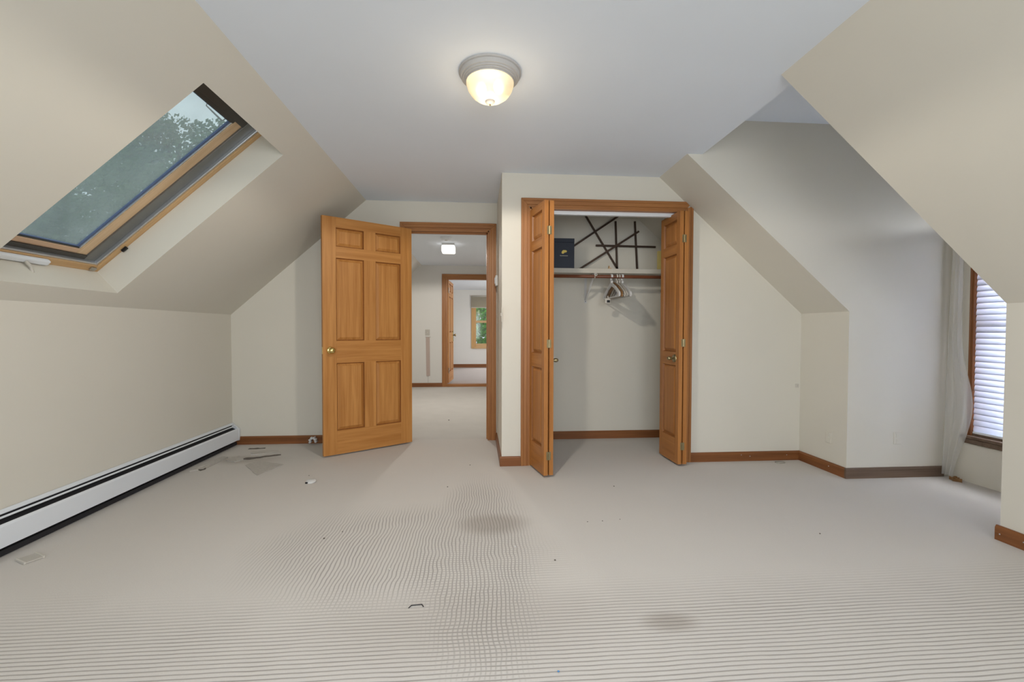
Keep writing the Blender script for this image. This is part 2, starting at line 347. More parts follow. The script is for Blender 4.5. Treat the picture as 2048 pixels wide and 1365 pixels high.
# back wall with the hall door
m = MB().prism([(XL - T, 0), (XD1, 0), (XD1, H), (XLC, H), (XL, K), (XL - T, K)], D1, D1 + T)
m.box(XD1, XD2, D1, D1 + T, DH, H)
m.prism([(XD2, 0), (XR + T, 0), (XR + T, K), (XR, K), (XRC, H), (XD2, H)], D1, D1 + T)
tag(m.build('wall_back', WALL), 'cream gable wall holding the hall door', 'wall', 'structure')
tag(B(XS, XS + 0.1, D2 + 0.1, D1, 0, H).build('wall_closet_side', WALL), 'cream side wall of the closet beside the hall door', 'wall', 'structure')
CX0, CX1, CZ = 0.412, 1.668, 2.045
m = MB().box(XS, CX0, D2, D2 + 0.1, 0, H)
m.prism([(CX0, CZ), (CX1, CZ), (CX1, zslope(CX1)), (XRC, H), (CX0, H)], D2, D2 + 0.1)
m.prism([(CX1, 0), (XR, 0), (XR, K), (CX1, zslope(CX1))], D2, D2 + 0.1)
tag(m.build('wall_closet_front', WALL), 'cream closet front wall meeting the slope', 'wall', 'structure')
# rear wall behind the camera, with an opening added for fill light
RW = (-0.95, 1.35, 0.55, 2.05)
m = MB().prism([(XL - T, 0), (RW[0], 0), (RW[0], H), (XLC, H), (XL, K), (XL - T, K)], YB - T, YB)
m.box(RW[0], RW[1], YB - T, YB, 0, RW[2]).box(RW[0], RW[1], YB - T, YB, RW[3], H)
m.prism([(RW[1], 0), (XR + T, 0), (XR + T, K), (XR, K), (XRC, H), (RW[1], H)], YB - T, YB)
tag(m.build('wall_rear', WALL), 'cream gable wall behind the camera', 'wall', 'structure')

# ------------------------------------------------------------------ structure: hall and far room
HX = 0.95
tag(B(XL - 0.2, HX + T, D1 + 0.06, D5 + 0.06, -0.12, 0).build('floor', CARPET2), 'pale carpet floor of the hall', 'floor', 'structure')
tag(B(XL - T, XL, D1 + T, D5, 0, K).build('wall_hall_left', HALLW), 'low knee wall of the hall', 'wall', 'structure')
tag(MB().box(0, LS, D1 + T, D5, 0, 0.1, MS).build('ceiling_slope_hall', HALLW), 'sloped ceiling at the left of the hall', 'ceiling', 'structure')
tag(B(XLC, HX + T, D1 + T, D5, H, H + T).build('ceiling_hall', CEIL), 'flat white ceiling of the hall', 'ceiling', 'structure')
tag(B(HX, HX + T, D1 + T, D5, 0, H).build('wall_hall_right', HALLW), 'right wall of the hall out of sight', 'wall', 'structure')
FX0, FX1, FZ = -0.588, 0.22, 2.06
m = MB().prism([(XL - T, 0), (FX0, 0), (FX0, H), (XLC, H), (XL, K), (XL - T, K)], D5, D5 + T)
m.box(FX0, FX1, D5, D5 + T, FZ, H + T).box(FX1, HX + T, D5, D5 + T, 0, H + T)
tag(m.build('wall_hall_end', HALLW), 'hall end wall with the second doorway', 'wall', 'structure')
tag(B(-1.9, 2.2, D5 + 0.06, D6 + T, -0.12, 0).build('floor', CARPET3), 'pinkish grey carpet floor of the far room', 'floor', 'structure')
tag(B(-1.9, 2.2, D5 + T, D6, H - 0.06, H + 0.06).build('ceiling_far_room', CEIL), 'white ceiling of the far room', 'ceiling', 'structure')
tag(B(-1.9 - T, -1.9, D5 + T, D6, 0, H).build('wall_far_left', HALLW), 'left wall of the far room out of sight', 'wall', 'structure')
m = MB().box(2.2, 2.2 + T, D5 + T, 10.05, 0, H).box(2.2, 2.2 + T, 11.35, D6, 0, H).box(2.2, 2.2 + T, 10.05, 11.35, 0, 0.65).box(2.2, 2.2 + T, 10.05, 11.35, 2.05, H)
tag(m.build('wall_far_right', HALLW), 'right wall of the far room out of sight', 'wall', 'structure')
QX0, QX1, QZ0, QZ1 = -0.115, 0.80, 0.60, 2.03
m = MB().box(-1.9, QX0, D6, D6 + T, 0, H).box(QX1, 2.2, D6, D6 + T, 0, H).box(QX0, QX1, D6, D6 + T, 0, QZ0).box(QX0, QX1, D6, D6 + T, QZ1, H)
tag(m.build('wall_far_end', HALLW), 'pale end wall of the far room around its window', 'wall', 'structure')

# ------------------------------------------------------------------ baseboards
BH, BT = 0.076, 0.015
def base_x(name, x0, x1, y, z0, label, mat=None, h=BH, cap0=0.0, cap1=0.0):
    # profile seen along X: moulded top edge; the board stands in front of y
    pr = [(y, z0), (y - BT, z0), (y - BT, h - 0.012), (y - BT * 0.55, h), (y, h)]
    o = MB().prism(pr, x0, x1, 'X').build(name, mat or BASE_X); return tag(o, label, 'baseboard', 'structure')
def base_y(name, y0, y1, x, sgn, label, mat=None, h=BH):
    pr = [(x, 0), (x + sgn * BT, 0), (x + sgn * BT, h - 0.012), (x + sgn * BT * 0.55, h), (x, h)]
    o = MB().prism(pr, y0, y1, 'Y').build(name, mat or BASE_Y); return tag(o, label, 'baseboard', 'structure')
base_x('baseboard_back', XL, XD1 - 0.075, D1, 0, 'brown baseboard between heater and open door')
base_x('baseboard_closet_front', XS - BT, CX0 - 0.072, D2, 0, 'short brown baseboard left of the closet frame')
base_y('baseboard_closet_side', D2, D1 - 0.02, XS, -1, 'brown baseboard along the closet side wall')
base_x('baseboard_closet_back', XS + 0.1, XR, D1, 0, 'dark brown baseboard inside the closet')
base_x('baseboard_closet_right', CX1 + 0.06, XR, D2, 0, 'brown baseboard between closet and right knee wall')
base_y('baseboard_right', D3, D2 - BT, XR, -1, 'reddish brown baseboard under the short knee wall')
base_x('baseboard_dormer', XR - BT, XW - 0.045, D3, 0, 'faded grey brown baseboard under the dormer cheek wall', FADED_X)
base_y('baseboard_right_near', YB, D4 + 0.012, XR, -1, 'reddish brown baseboard at the right edge')
base_x('baseboard_hall', XL, FX0 - 0.08, D5, 0, 'brown baseboard on the hall end wall')
base_x('baseboard_far_room', -1.9, 2.2, D6, 0, 'brown baseboard under the far room window', h=0.10)
base_y('baseboard_rear_left', YB, 2.0, XL - 0.004, 1, 'brown baseboard behind the heater')

# nail heads standing on the baseboards
def nail(x, y, z, axis, where):
    M = Matrix.Translation((x, y, z)) @ (Matrix.Rotation(R90, 4, 'X') if axis == 'Y' else Matrix.Rotation(-R90, 4, 'Y'))
    o = MB().lathe([(0.0001, 0.0022), (0.0026, 0.0016), (0.0036, 0.0), (0.003, -0.001)], 10, M).build('nail_head', ALU, smooth=True)
    tag(o, where, 'nail', group='bright nail heads in the baseboards')
nail(2.17, D2 - BT, 0.052, 'Y', 'shiny nail head in baseboard right of the closet, leftmost')
nail(2.245, D2 - BT, 0.040, 'Y', 'shiny nail head in baseboard right of the closet, middle')
nail(2.565, D2 - BT, 0.045, 'Y', 'shiny nail head in baseboard next to the knee wall corner')
nail(XR - BT, 3.155, 0.045, 'X', 'shiny nail head in baseboard under the short knee wall')
nail(XR - BT, 2.045, 0.035, 'X', 'shiny nail head in right edge baseboard, nearer the corner')
nail(XR - BT, 1.945, 0.040, 'X', 'shiny nail head in right edge baseboard, nearer the frame')

# ------------------------------------------------------------------ door casings
def casing(name, label, x0, x1, ztop, y, w, depth, out=0.018, clip=None, mx=TRIM_X, mz=TRIM_Z, sgn=-1):
    """x0..x1 clear opening; stepped moulding on the room side (sgn -1: towards the camera), jambs through the wall"""
    root = empty(name, ((x0 + x1) / 2, y, 0)); c = (x0 + x1) / 2
    def leg(xin, xout):
        m = MB(); d = 1 if xout > xin else -1; W_ = abs(xout - xin)
        zt = lambda x: (ztop + abs(x - xin)) if clip is None or d < 0 else min(ztop + abs(x - xin), clip(x))
        for a, b_, o_ in ((0.006, 0.30, 0.010), (0.30, 0.72, 0.015), (0.72, 1.0, out)):
            xa = xin + d * (W_ * a if a > .01 else a); xb = xin + d * W_ * b_
            poly = [(xa - c, 0), (xb - c, 0), (xb - c, zt(xb)), (xa - c, zt(xa))]
            m.prism(poly, 0, sgn * o_)
        return m.build('casing_leg', mz, root, bevel=0.002)
    leg(x0, x0 - w); leg(x1, x1 + w)
    m = MB()
    for a, b_, o_ in ((0.006, 0.30, 0.010), (0.30, 0.72, 0.015), (0.72, 1.0, out)):
        za = ztop + (w * a if a > .01 else a); zb = ztop + w * b_; ea = za - ztop; eb = zb - ztop
        xra = x1 + ea; xrb = x1 + eb
        poly = [(x0 - ea - c, za), (xra - c, za), (xrb - c, zb), (x0 - eb - c, zb)]
        if clip is not None:
            # cut the right end along the roof slope
            pts = []
            for i in range(4):
                p, q = poly[i], poly[(i + 1) % 4]; fp = clip(p[0] + c) - p[1]; fq = clip(q[0] + c) - q[1]
                if fp >= 0: pts.append(p)
                if fp * fq < 0:
                    t = fp / (fp - fq); pts.append((p[0] + (q[0] - p[0]) * t, p[1] + (q[1] - p[1]) * t))
            poly = pts
        m.prism(poly, 0, sgn * o_)
    m.build('casing_head', mx, root, bevel=0.002)
    # jamb lining
    a, b_ = (0.0, depth)
    MB().box(x0 - c - 0.006, x0 - c + 0.012, a - 0.009, b_, 0, ztop).build('jamb', mz, root)
    MB().box(x1 - c - 0.012, x1 - c + 0.006, a - 0.009, b_, 0, ztop).build('jamb', mz, root)
    MB().box(x0 - c, x1 - c, a - 0.009, b_, ztop - 0.012, ztop + 0.006).build('head_jamb', mx, root)
    return tag(root, label, 'door frame', 'structure')
t1 = casing('trim_1', 'brown wooden casing around the hall doorway', XD1, XD2, DH, D1, 0.070, T)
# door stop strips
c = (XD1 + XD2) / 2
MB().box(XD2 - 0.024 - c, XD2 - 0.012 - c, 0.045, 0.075, 0, DH - 0.012).build('door_stop', TRIM_Z, t1)
MB().box(XD1 + 0.012 - c, XD2 - 0.012 - c, 0.045, 0.075, DH - 0.024, DH - 0.012).build('door_stop', TRIM_X, t1)
MB().box(XD2 - 0.0135 - c, XD2 - 0.0115 - c, 0.012, 0.036, 0.86, 0.92).build('strike_plate', BRASSD, t1)
t2 = casing('trim_2', 'honey brown casing around the open closet', CX0, CX1, CZ, D2, 0.070, 0.1, clip=lambda x: zslope(x) - 0.002)
casing('trim_3', 'brown wooden casing around the second doorway down the hall', FX0, FX1, FZ, D5, 0.085, T)
tag(B(FX0, FX1, D5 - 0.02, D5 + T, 0, 0.045).build('door_threshold', TRIM_X, bevel=0.004), 'raised brown wooden threshold of the second doorway', 'threshold')

# ------------------------------------------------------------------ panelled doors
def raised_panel(x0, x1, z0, z1, th, side=0):
    """panel with a bevelled field on both faces, centred on y = th / 2"""
    m = MB(); yc = th / 2; b = 0.030
    for sg in (-1, 1):
        yo = yc + sg * (th / 2 - 0.0155); yi = yc + sg * (th / 2 - 0.003); e = 0.010
        o_ = [(x0, z0), (x1, z0), (x1, z1), (x0, z1)]
        i1 = [(x0 + e, z0 + e), (x1 - e, z0 + e), (x1 - e, z1 - e), (x0 + e, z1 - e)]
        i2 = [(x0 + b, z0 + b), (x1 - b, z0 + b), (x1 - b, z1 - b), (x0 + b, z1 - b)]
        vs = [(p[0], yo, p[1]) for p in o_] + [(p[0], yo, p[1]) for p in i1] + [(p[0], yi, p[1]) for p in i2]
        fs = []
        for a in (0, 4):
            fs += [(a + k, a + (k + 1) % 4, a + 4 + (k + 1) % 4, a + 4 + k) for k in range(4)]
        fs.append((8, 9, 10, 11)); m.add(vs, fs)
    return m
def moulding(x0, x1, z0, z1, th):
    """sticking: sloping frame round a panel opening, both faces"""
    m = MB(); yc = th / 2; w = 0.008
    for sg in (-1, 1):
        ya = yc + sg * (th / 2); yb = yc + sg * (th / 2 - 0.0155)
        o_ = [(x0, z0), (x1, z0), (x1, z1), (x0, z1)]; i_ = [(x0 + w, z0 + w), (x1 - w, z0 + w), (x1 - w, z1 - w), (x0 + w, z1 - w)]
        m.add([(p[0], ya, p[1]) for p in o_] + [(p[0], yb, p[1]) for p in i_], [(k, (k + 1) % 4, (k + 1) % 4 + 4, k + 4) for k in range(4)])
    return m
def knob(parent, x, y, z, sg, mat, r=0.028):
    M = Matrix.Translation((x, y, z)) @ Matrix.Rotation(-sg * R90, 4, 'X')
    k = MB().lathe([(0.0001, 0.062), (r * .6, 0.060), (r * .95, 0.050), (r, 0.042), (r * .85, 0.032), (r * .45, 0.024), (r * .40, 0.010), (0.0001, 0.009)], 24, M).build('knob', mat, parent, smooth=True)
    MB().lathe([(0.0001, 0.010), (0.026, 0.009), (0.031, 0.004), (0.032, 0.0)], 24, M).build('rosette', mat, k, smooth=True)
    return k
def panel_door(root, Wd, Hd, th, stile, cols, rows, mul=0.0, z0=0.0, mz=OAK_Z, mx=OAK_X):
    """rows: list of (z0, z1) of panel openings, bottom first"""
    MB().box(0, stile, 0, th, z0, Hd).build('stile', mz, root, bevel=0.0015)
    MB().box(Wd - stile, Wd, 0, th, z0, Hd).build('stile', mz, root, bevel=0.0015)
    zs = [z0] + [v for r in rows for v in r] + [Hd]
    for i in range(0, len(zs), 2):
        MB().box(stile, Wd - stile, 0, th, zs[i], zs[i + 1]).build('rail', mx, root)
    inner = Wd - 2 * stile; pw = (inner - mul * (cols - 1)) / cols
    for (a, b_) in rows:
        for c_ in range(cols):
            xa = stile + c_ * (pw + mul)
            p = raised_panel(xa, xa + pw, a, b_, th).build('panel', mz, root)
            moulding(xa, xa + pw, a, b_, th).build('moulding', MOULD, p)
            if c_ < cols - 1:
                MB().box(xa + pw, xa + pw + mul, 0, th, a, b_).build('mullion', mz, root)
ROWS6 = [(0.215, 0.795), (0.985, 1.690), (1.785, 1.945)]
# hall door: hinged at the left jamb, swung into the room; local x runs from hinge to free edge, face y = 0 looks at the camera
hinge = Vector((-0.640, 4.288, 0)); free = Vector((-1.306, 3.832, 0))
dv = free - hinge; DWID = dv.length
d1 = empty('door_1', hinge, math.atan2(dv.y, dv.x))
# with x towards the free edge (pointing left and nearer) the +y side faces the camera
panel_door(d1, DWID, 2.032, 0.035, 0.112, 2, ROWS6, mul=0.105, z0=0.012)
for o in list(d1.children): o.location.y = 0.0
knob(d1, DWID - 0.062, 0.035, 0.905, 1, BRASS)
knob(d1, DWID - 0.062, 0.0, 0.905, -1, BRASS)
MB().box(DWID - 0.0005, DWID + 0.0015, 0.006, 0.029, 0.875, 0.935).build('latch_plate', BRASS, d1)
for z in (0.22, 1.02, 1.80):
    MB().tube([(-0.006, 0.0, z - 0.045), (-0.006, 0.0, z + 0.045)], 0.006).build('hinge', BRASSD, d1)
tag(d1, 'honey coloured six panel wooden door with brass knob, swung open', 'door', 'structure')
d4 = empty('door_2', (FX0 + 0.030, D5 + T, 0.05), math.radians(86.0))
panel_door(d4, 0.76, 2.0, 0.035, 0.112, 2, ROWS6, mul=0.10, z0=0.005)
MB().box(0.655, 0.735, -0.004, 0.0, 0.80, 1.02).build('lock_plate', BRASS, d4)
knob(d4, 0.695, -0.003, 0.93, -1, BRASSD)
for z in (0.25, 1.80): MB().tube([(-0.004, -0.006, z - 0.05), (-0.004, -0.006, z + 0.05)], 0.008).build('hinge', STEEL, d4)
tag(d4, 'narrow view of a panelled door ajar in the second doorway', 'door', 'structure')

# closet bifold doors
def bifold(name, label, front, back, side, knobleaf):
    """two leaves folded together; front = fold end nearest the room, back = end at the track; second leaf lies on `side` of the first"""
    f = Vector((front[0], front[1], 0)); b_ = Vector((back[0], back[1], 0)); v = b_ - f; Lw = v.length
    root = empty(name, f, math.atan2(v.y, v.x))
    rows = [(0.215, 0.800), (0.905, 1.690), (1.765, 1.960)]
    th = 0.032
    def leaf(off):
        r = bpy.data.objects.new('leaf', None); COL.objects.link(r); r.parent = root; r.location = (0, off, 0)
        return r
    for k in (0, 1):
        off = 0.0 if k == 0 else side * 0.042
        mz, mx = FOLD_Z, FOLD_X
        pieces = []
        z0, Hd, st = 0.016, 2.016, 0.052
        body = MB().box(0, st, off, off + th, z0, Hd).box(Lw - st, Lw, off, off + th, z0, Hd)
        leafo = body.build('leaf', mz, root, bevel=0.0015)
        zs = [z0] + [v_ for r in rows for v_ in r] + [Hd]
        for i in range(0, len(zs), 2): MB().box(st, Lw - st, off, off + th, zs[i], zs[i + 1]).build('rail', mx, leafo)
        for a, e in rows:
            p = raised_panel(st, Lw - st, a, e, th); p.v = [(x, y + off, z) for x, y, z in p.v]; p.build('panel', mz, leafo)
            q = moulding(st, Lw - st, a, e, th); q.v = [(x, y + off, z) for x, y, z in q.v]; q.build('moulding', MOULD, leafo)
    ga, gb = (th, side * 0.042) if side > 0 else (side * 0.042 + th, 0.0)
    for z in (0.16, 0.98, 1.80):
        h = MB().box(-0.002, 0.0, ga - 0.012, gb + 0.012, z - 0.030, z + 0.030)
        h.tube([(-0.004, (ga + gb) / 2, z - 0.030), (-0.004, (ga + gb) / 2, z + 0.030)], 0.0040)
        h.build('hinge', BRASSD, root)
    yk, sg = knobleaf
    knob(root, Lw - 0.26, yk, 0.855, sg, BRASSD, 0.016)
    MB().tube([(Lw - 0.03, th / 2, 2.014), (Lw - 0.03, th / 2, 2.034)], 0.006).build('track_pin', WHITEP, root)
    return tag(root, label, 'door', 'structure')
# left pair: local +y points left (x axis runs away from the room), the visible leaf is on the left
bifold('door_3', 'left pair of folded panelled closet door leaves', (0.553, 3.188), (0.482, 3.500), 1, (-0.0, -1))
bifold('door_4', 'right pair of folded panelled closet door leaves', (1.612, 3.372), (1.600, 3.700), -1, (0.032, 1))
tag(MB().box(CX0 + 0.012, CX1 - 0.012, D2 + 0.035, D2 + 0.070, CZ - 0.040, CZ - 0.012).build('door_track', WHITEM), 'white metal bifold track under the closet header', 'track')

# ------------------------------------------------------------------ skylight (window_1): local frame (s, y, off)
sk = empty('window_1'); sk.matrix_world = MS
S0, S1, Y0, Y1 = SK0, SK1, SY0, SY1
def ring(name, ins, ins2, o0, o1, mat_s, mat_y):
    """frame between two insets (bottom, top, sides), off range o0..o1: two side rails and two end rails"""
    b0, t0, s0 = ins; b1, t1_, s1 = ins2
    r = []
    r.append(MB().box(S0 + b0, S1 - t0, Y1 - s1, Y1 - s0, o0, o1).build(name + '_side', mat_s, sk, bevel=0.002))
    r.append(MB().box(S0 + b0, S1 - t0, Y0 + s0, Y0 + s1, o0, o1).build(name + '_side', mat_s, sk, bevel=0.002))
    r.append(MB().box(S0 + b0, S0 + b1, Y0 + s1, Y1 - s1, o0, o1).build(name + '_bottom', mat_y, sk, bevel=0.002))
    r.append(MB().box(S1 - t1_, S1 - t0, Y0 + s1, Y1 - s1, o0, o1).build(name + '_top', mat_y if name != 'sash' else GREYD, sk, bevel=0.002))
    return r
ring('outer_frame', (0, 0, 0), (0.045, 0.012, 0.035), SHD - 0.03, SHD + 0.08, PINE_X, PINE_Y)
ring('weather_rail', (0.045, 0.012, 0.035), (0.058, 0.020, 0.050), SHD - 0.022, SHD + 0.08, ALU, ALU)
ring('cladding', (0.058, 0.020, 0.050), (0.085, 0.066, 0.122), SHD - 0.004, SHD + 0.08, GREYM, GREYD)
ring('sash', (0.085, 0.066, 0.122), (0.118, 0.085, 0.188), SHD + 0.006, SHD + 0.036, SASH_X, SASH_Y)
ring('glazing_bead', (0.118, 0.085, 0.188), (0.124, 0.090, 0.196), SHD + 0.010, SHD + 0.030, ALU, GREYD)
ring('glazing_seal', (0.124, 0.090, 0.196), (0.128, 0.094, 0.204), SHD + 0.017, SHD + 0.030, BLUEG, BLUEG)
MB().box(S0 + 0.126, S1 - 0.092, Y0 + 0.20, Y1 - 0.20, SHD + 0.026, SHD + 0.030).build('pane', GLASS_DUSTY, sk)
# operator cover with a cranked handle on the bottom rail, small corner latch
MB().box(S0 + 0.006, S0 + 0.040, Y0 + 0.20, Y0 + 0.47, SHD - 0.055, SHD - 0.03).build('operator_cover', WHITEM, sk, bevel=0.008)
hd = MB().tube([(S0 + 0.020, Y0 + 0.345, SHD - 0.055), (S0 + 0.012, Y0 + 0.355, SHD - 0.085), (S0 - 0.002, Y0 + 0.36, SHD - 0.105), (S0 - 0.012, Y0 + 0.365, SHD - 0.108)], 0.008).build('crank_arm', CREAMP, sk)
MB().tube([(S0 - 0.012, Y0 + 0.365, SHD - 0.108), (S0 - 0.016, Y0 + 0.40, SHD - 0.112), (S0 - 0.010, Y0 + 0.415, SHD - 0.112)], 0.006).build('crank_grip', STEEL, hd)
MB().box(S0 + 0.012, S0 + 0.035, Y1 - 0.075, Y1 - 0.040, SHD - 0.042, SHD - 0.03).build('corner_latch', STEEL, sk, bevel=0.003)
MB().box(S0 + 0.20, S0 + 0.235, Y1 - 0.02, Y1 - 0.008, SHD - 0.045, SHD - 0.03).build('stay_clip', BLACKP, sk)
tag(sk, 'pine framed roof skylight with grey cladding and crank handle', 'window', 'structure')

# ------------------------------------------------------------------ dormer window (window_2) and blind
wn = empty('window_2', (XW, (WY0 + WY1) / 2, WZ0)); wy = (WY1 - WY0) / 2; wh = WZ1 - WZ0
for sg in (-1, 1):
    MB().box(-0.012, 0.10, sg * wy - (0.012 if sg > 0 else 0), sg * wy + (0.012 if sg < 0 else 0), 0, wh).build('window_frame', BASE_Z, wn)
    MB().box(-0.018, 0.0, min(sg * wy, sg * (wy + 0.012)), max(sg * wy, sg * (wy + 0.012)), -0.03, wh + 0.04).build('side_casing', BASE_Z, wn, bevel=0.003)
MB().box(-0.012, 0.10, -wy, wy, wh - 0.03, wh).build('window_frame', TRIM_X, wn)
MB().box(-0.018, 0.0, -wy, wy, wh, wh + 0.04).build('head_casing', TRIM_X, wn, bevel=0.003)
MB().box(0.0, 0.10, -wy, wy, 0.0, 0.02).build('window_frame', FADED_X, wn)
MB().box(-0.040, 0.0, -wy - 0.04, wy + 0.04, -0.016, 0.004).build('window_sill', FADED_X, wn, bevel=0.003)
MB().box(-0.022, 0.0, -wy - 0.03, wy + 0.03, -0.055, -0.020).build('apron', FADED_X, wn, bevel=0.003)
MB().box(0.072, 0.076, -wy + 0.03, wy - 0.03, 0.02, wh - 0.03).build('pane', GLASS, wn)
MB().box(0.060, 0.090, -wy + 0.03, wy - 0.03, wh * .5 - 0.02, wh * .5 + 0.02).build('meeting_rail', TRIM_Y, wn)
tag(wn, 'brown framed dormer window behind the closed blind', 'window', 'structure')
bl = empty('window_blind', (XW + 0.014, (WY0 + WY1) / 2, WZ0))
bw = wy - 0.0118
MB().box(-0.022, 0.022, -bw, bw, wh - 0.075, wh - 0.034).build('headrail', WHITEP, bl, bevel=0.003)
sl_me = None; pitch = 0.041; n_sl = int((wh - 0.12) / pitch)
for i in range(n_sl):
    z = 0.060 + i * pitch
    if sl_me is None:
        m = MB(); tilt = math.radians(77); cw = 0.0275; nseg = 6; vs = []
        for j in range(nseg + 1):
            u = -cw + 2 * cw * j / nseg; w_ = 0.0045 * (1 - (u / cw) ** 2)
            for yy in (-bw, bw):
                for tt in (0.0, 0.0012):
                    px_, pz_ = u * math.cos(tilt) - (w_ + tt) * math.sin(tilt), -(u * math.sin(tilt)) - (w_ + tt) * math.cos(tilt)
                    vs.append((px_, yy, -pz_))
        fs = []
        for j in range(nseg):
            a = j * 4; b_ = a + 4
            fs += [(a, b_, b_ + 2, a + 2), (a + 1, a + 3, b_ + 3, b_ + 1), (a, a + 1, b_ + 1, b_), (a + 2, b_ + 2, b_ + 3, a + 3)]
        fs += [(0, 2, 3, 1), (nseg * 4, nseg * 4 + 1, nseg * 4 + 3, nseg * 4 + 2)]
        m.add(vs, fs); o = m.build('slat', BLINDM, bl, smooth=True); o.location = (0, 0, z); sl_me = o
    else:
        o = sl_me.copy(); COL.objects.link(o); o.parent = bl; o.location = (0, 0, z)
MB().box(-0.014, 0.014, -bw, bw, 0.016, 0.034).build('bottom_rail_or_shade_strip', WHITEM, bl, bevel=0.004)
for yy in (-bw * 0.6, bw * 0.6): MB().tube([(0.016, yy, 0.03), (0.016, yy, wh - 0.07)], 0.0012, 5).build('ladder_cord', WHITEP, bl)
tag(bl, 'closed white slatted blind hanging in the dormer window', 'blind')
# sheer cloth hanging in the corner beside the blind
def sheer():
    m = MB(); nu, nv = 36, 44; vs = []
    for j in range(nv + 1):
        t = j / nv; z = 1.98 - t * 1.955
        yb = 2.900 - 0.080 * math.exp(-((z - 0.55) / 0.28) ** 2) + (0.045 * max(0, (0.30 - z) / 0.3))
        ya = 2.955 + 0.035 * t
        for i in range(nu + 1):
            u = i / nu
            y = ya + (yb - ya) * u
            x = XW - 0.050 - 0.010 * math.sin(u * 5.5 * math.pi + 0.6 * math.sin(t * 4)) - 0.02 * t * (1 - u)
            vs.append((x, y, z))
    fs = [(j * (nu + 1) + i, j * (nu + 1) + i + 1, (j + 1) * (nu + 1) + i + 1, (j + 1) * (nu + 1) + i) for j in range(nv) for i in range(nu)]
    return m.add(vs, fs)
cu = sheer().build('sheer_curtain', SHEER, smooth=True)
tag(cu, 'narrow sheer white curtain edge hanging left of the blind', 'curtain')
rod = MB().tube([(XW - 0.055, WY0 - 0.08, 1.985), (XW - 0.055, D3 - 0.002, 1.985)], 0.007).build('curtain_rod', ALU)
tag(rod, 'thin metal curtain rod above the dormer window', 'curtain rod')

# unseen window added behind the camera to let in fill light
rw = empty('added_window_4', ((RW[0] + RW[1]) / 2, YB - T / 2, RW[2])); hw = (RW[1] - RW[0]) / 2; hh = RW[3] - RW[2]
MB().box(-hw, -hw + .05, -.04, .04, 0, hh).build('window_frame', TRIM_Z, rw); MB().box(hw - .05, hw, -.04, .04, 0, hh).build('window_frame', TRIM_Z, rw)
MB().box(-.03, .03, -.04, .04, 0.05, hh - .05).build('mullion', TRIM_Z, rw)
MB().box(-hw, hw, -.04, .04, 0, .05).build('window_frame', TRIM_X, rw); MB().box(-hw, hw, -.04, .04, hh - .05, hh).build('window_frame', TRIM_X, rw)
MB().box(-hw + .05, -.03, -.003, .003, .05, hh - .05).build('pane', GLASS, rw); MB().box(.03, hw - .05, -.003, .003, .05, hh - .05).build('pane', GLASS, rw)
tag(rw, 'unseen double window added behind the camera for fill light', 'window', 'structure')

# ------------------------------------------------------------------ far room window (window_3)
fw = empty('window_3', ((QX0 + QX1) / 2, D6, QZ0)); qw = (QX1 - QX0) / 2; qh = QZ1 - QZ0
for sg in (-1, 1):
    MB().box(min(sg * qw, sg * (qw + .065)), max(sg * qw, sg * (qw + .065)), -.02, 0.0, -.05, qh + .06).build('side_casing', PINE_Z, fw, bevel=0.003)
    MB().box(min(sg * qw, sg * (qw - .075)), max(sg * qw, sg * (qw - .075)), 0.0, 0.10, 0, qh).build('window_frame', PINE_Z, fw)
MB().box(-qw, qw, -.02, 0, qh, qh + .06).build('head_casing', PINE_X, fw, bevel=0.003)
MB().box(-qw, qw, -.035, 0.0, -.05, 0.0).build('window_sill', PINE_X, fw, bevel=0.003)
MB().box(-qw + .075, qw - .075, 0.0, 0.10, 0, .09).build('window_frame', PINE_X, fw); MB().box(-qw + .075, qw - .075, 0.0, 0.10, qh - .06, qh).build('window_frame', PINE_X, fw)
MB().box(-qw + .075, qw - .075, 0.02, 0.075, 0.70, 0.765).build('meeting_rail', PINE_X, fw)
MB().box(-qw + .075, qw - .075, 0.045, 0.049, .09, 0.70).build('pane', GLASS, fw); MB().box(-qw + .075, qw - .075, 0.045, 0.049, 0.765, qh - .06).build('pane', GLASS, fw)
tag(fw, 'pine framed sash window in the far room', 'window', 'structure')
rs = empty('roller_shade', ((QX0 + QX1) / 2, D6 - 0.035, QZ1 - 0.28))
MB().box(-qw - .06, qw + .06, -.004, 0.0, 0, .30).build('cloth', SHADE, rs); MB().box(-qw - .06, qw + .06, -.012, 0.006, -.02, 0.0).build('hem_bar', CREAMP, rs)
MB().tube([(-qw - .06, 0, .315), (qw + .06, 0, .315)], .018, 12).build('roller', CREAMP, rs, smooth=True)
tag(rs, 'half raised grey shade at the top of far window', 'shade')

sw = empty('added_window_5', (2.2 + T / 2, 10.7, 0.65))  # unseen window added to carry the far room fill lamp
for a, b_ in ((-0.65, -0.60), (0.60, 0.65)): MB().box(-.04, .04, a, b_, 0, 1.4).build('window_frame', PINE_Z, sw)
for a, b_ in ((0, 0.05), (1.35, 1.4)): MB().box(-.04, .04, -.60, .60, a, b_).build('window_frame', PINE_Y, sw)
MB().box(-.03, .03, -.60, .60, 0.68, 0.73).build('meeting_rail', PINE_Y, sw)
MB().box(-.002, .002, -.60, .60, 0.05, 0.68).build('pane', GLASS, sw); MB().box(-.002, .002, -.60, .60, 0.73, 1.35).build('pane', GLASS, sw)
tag(sw, 'side window added out of sight to brighten the far room', 'window', 'structure')

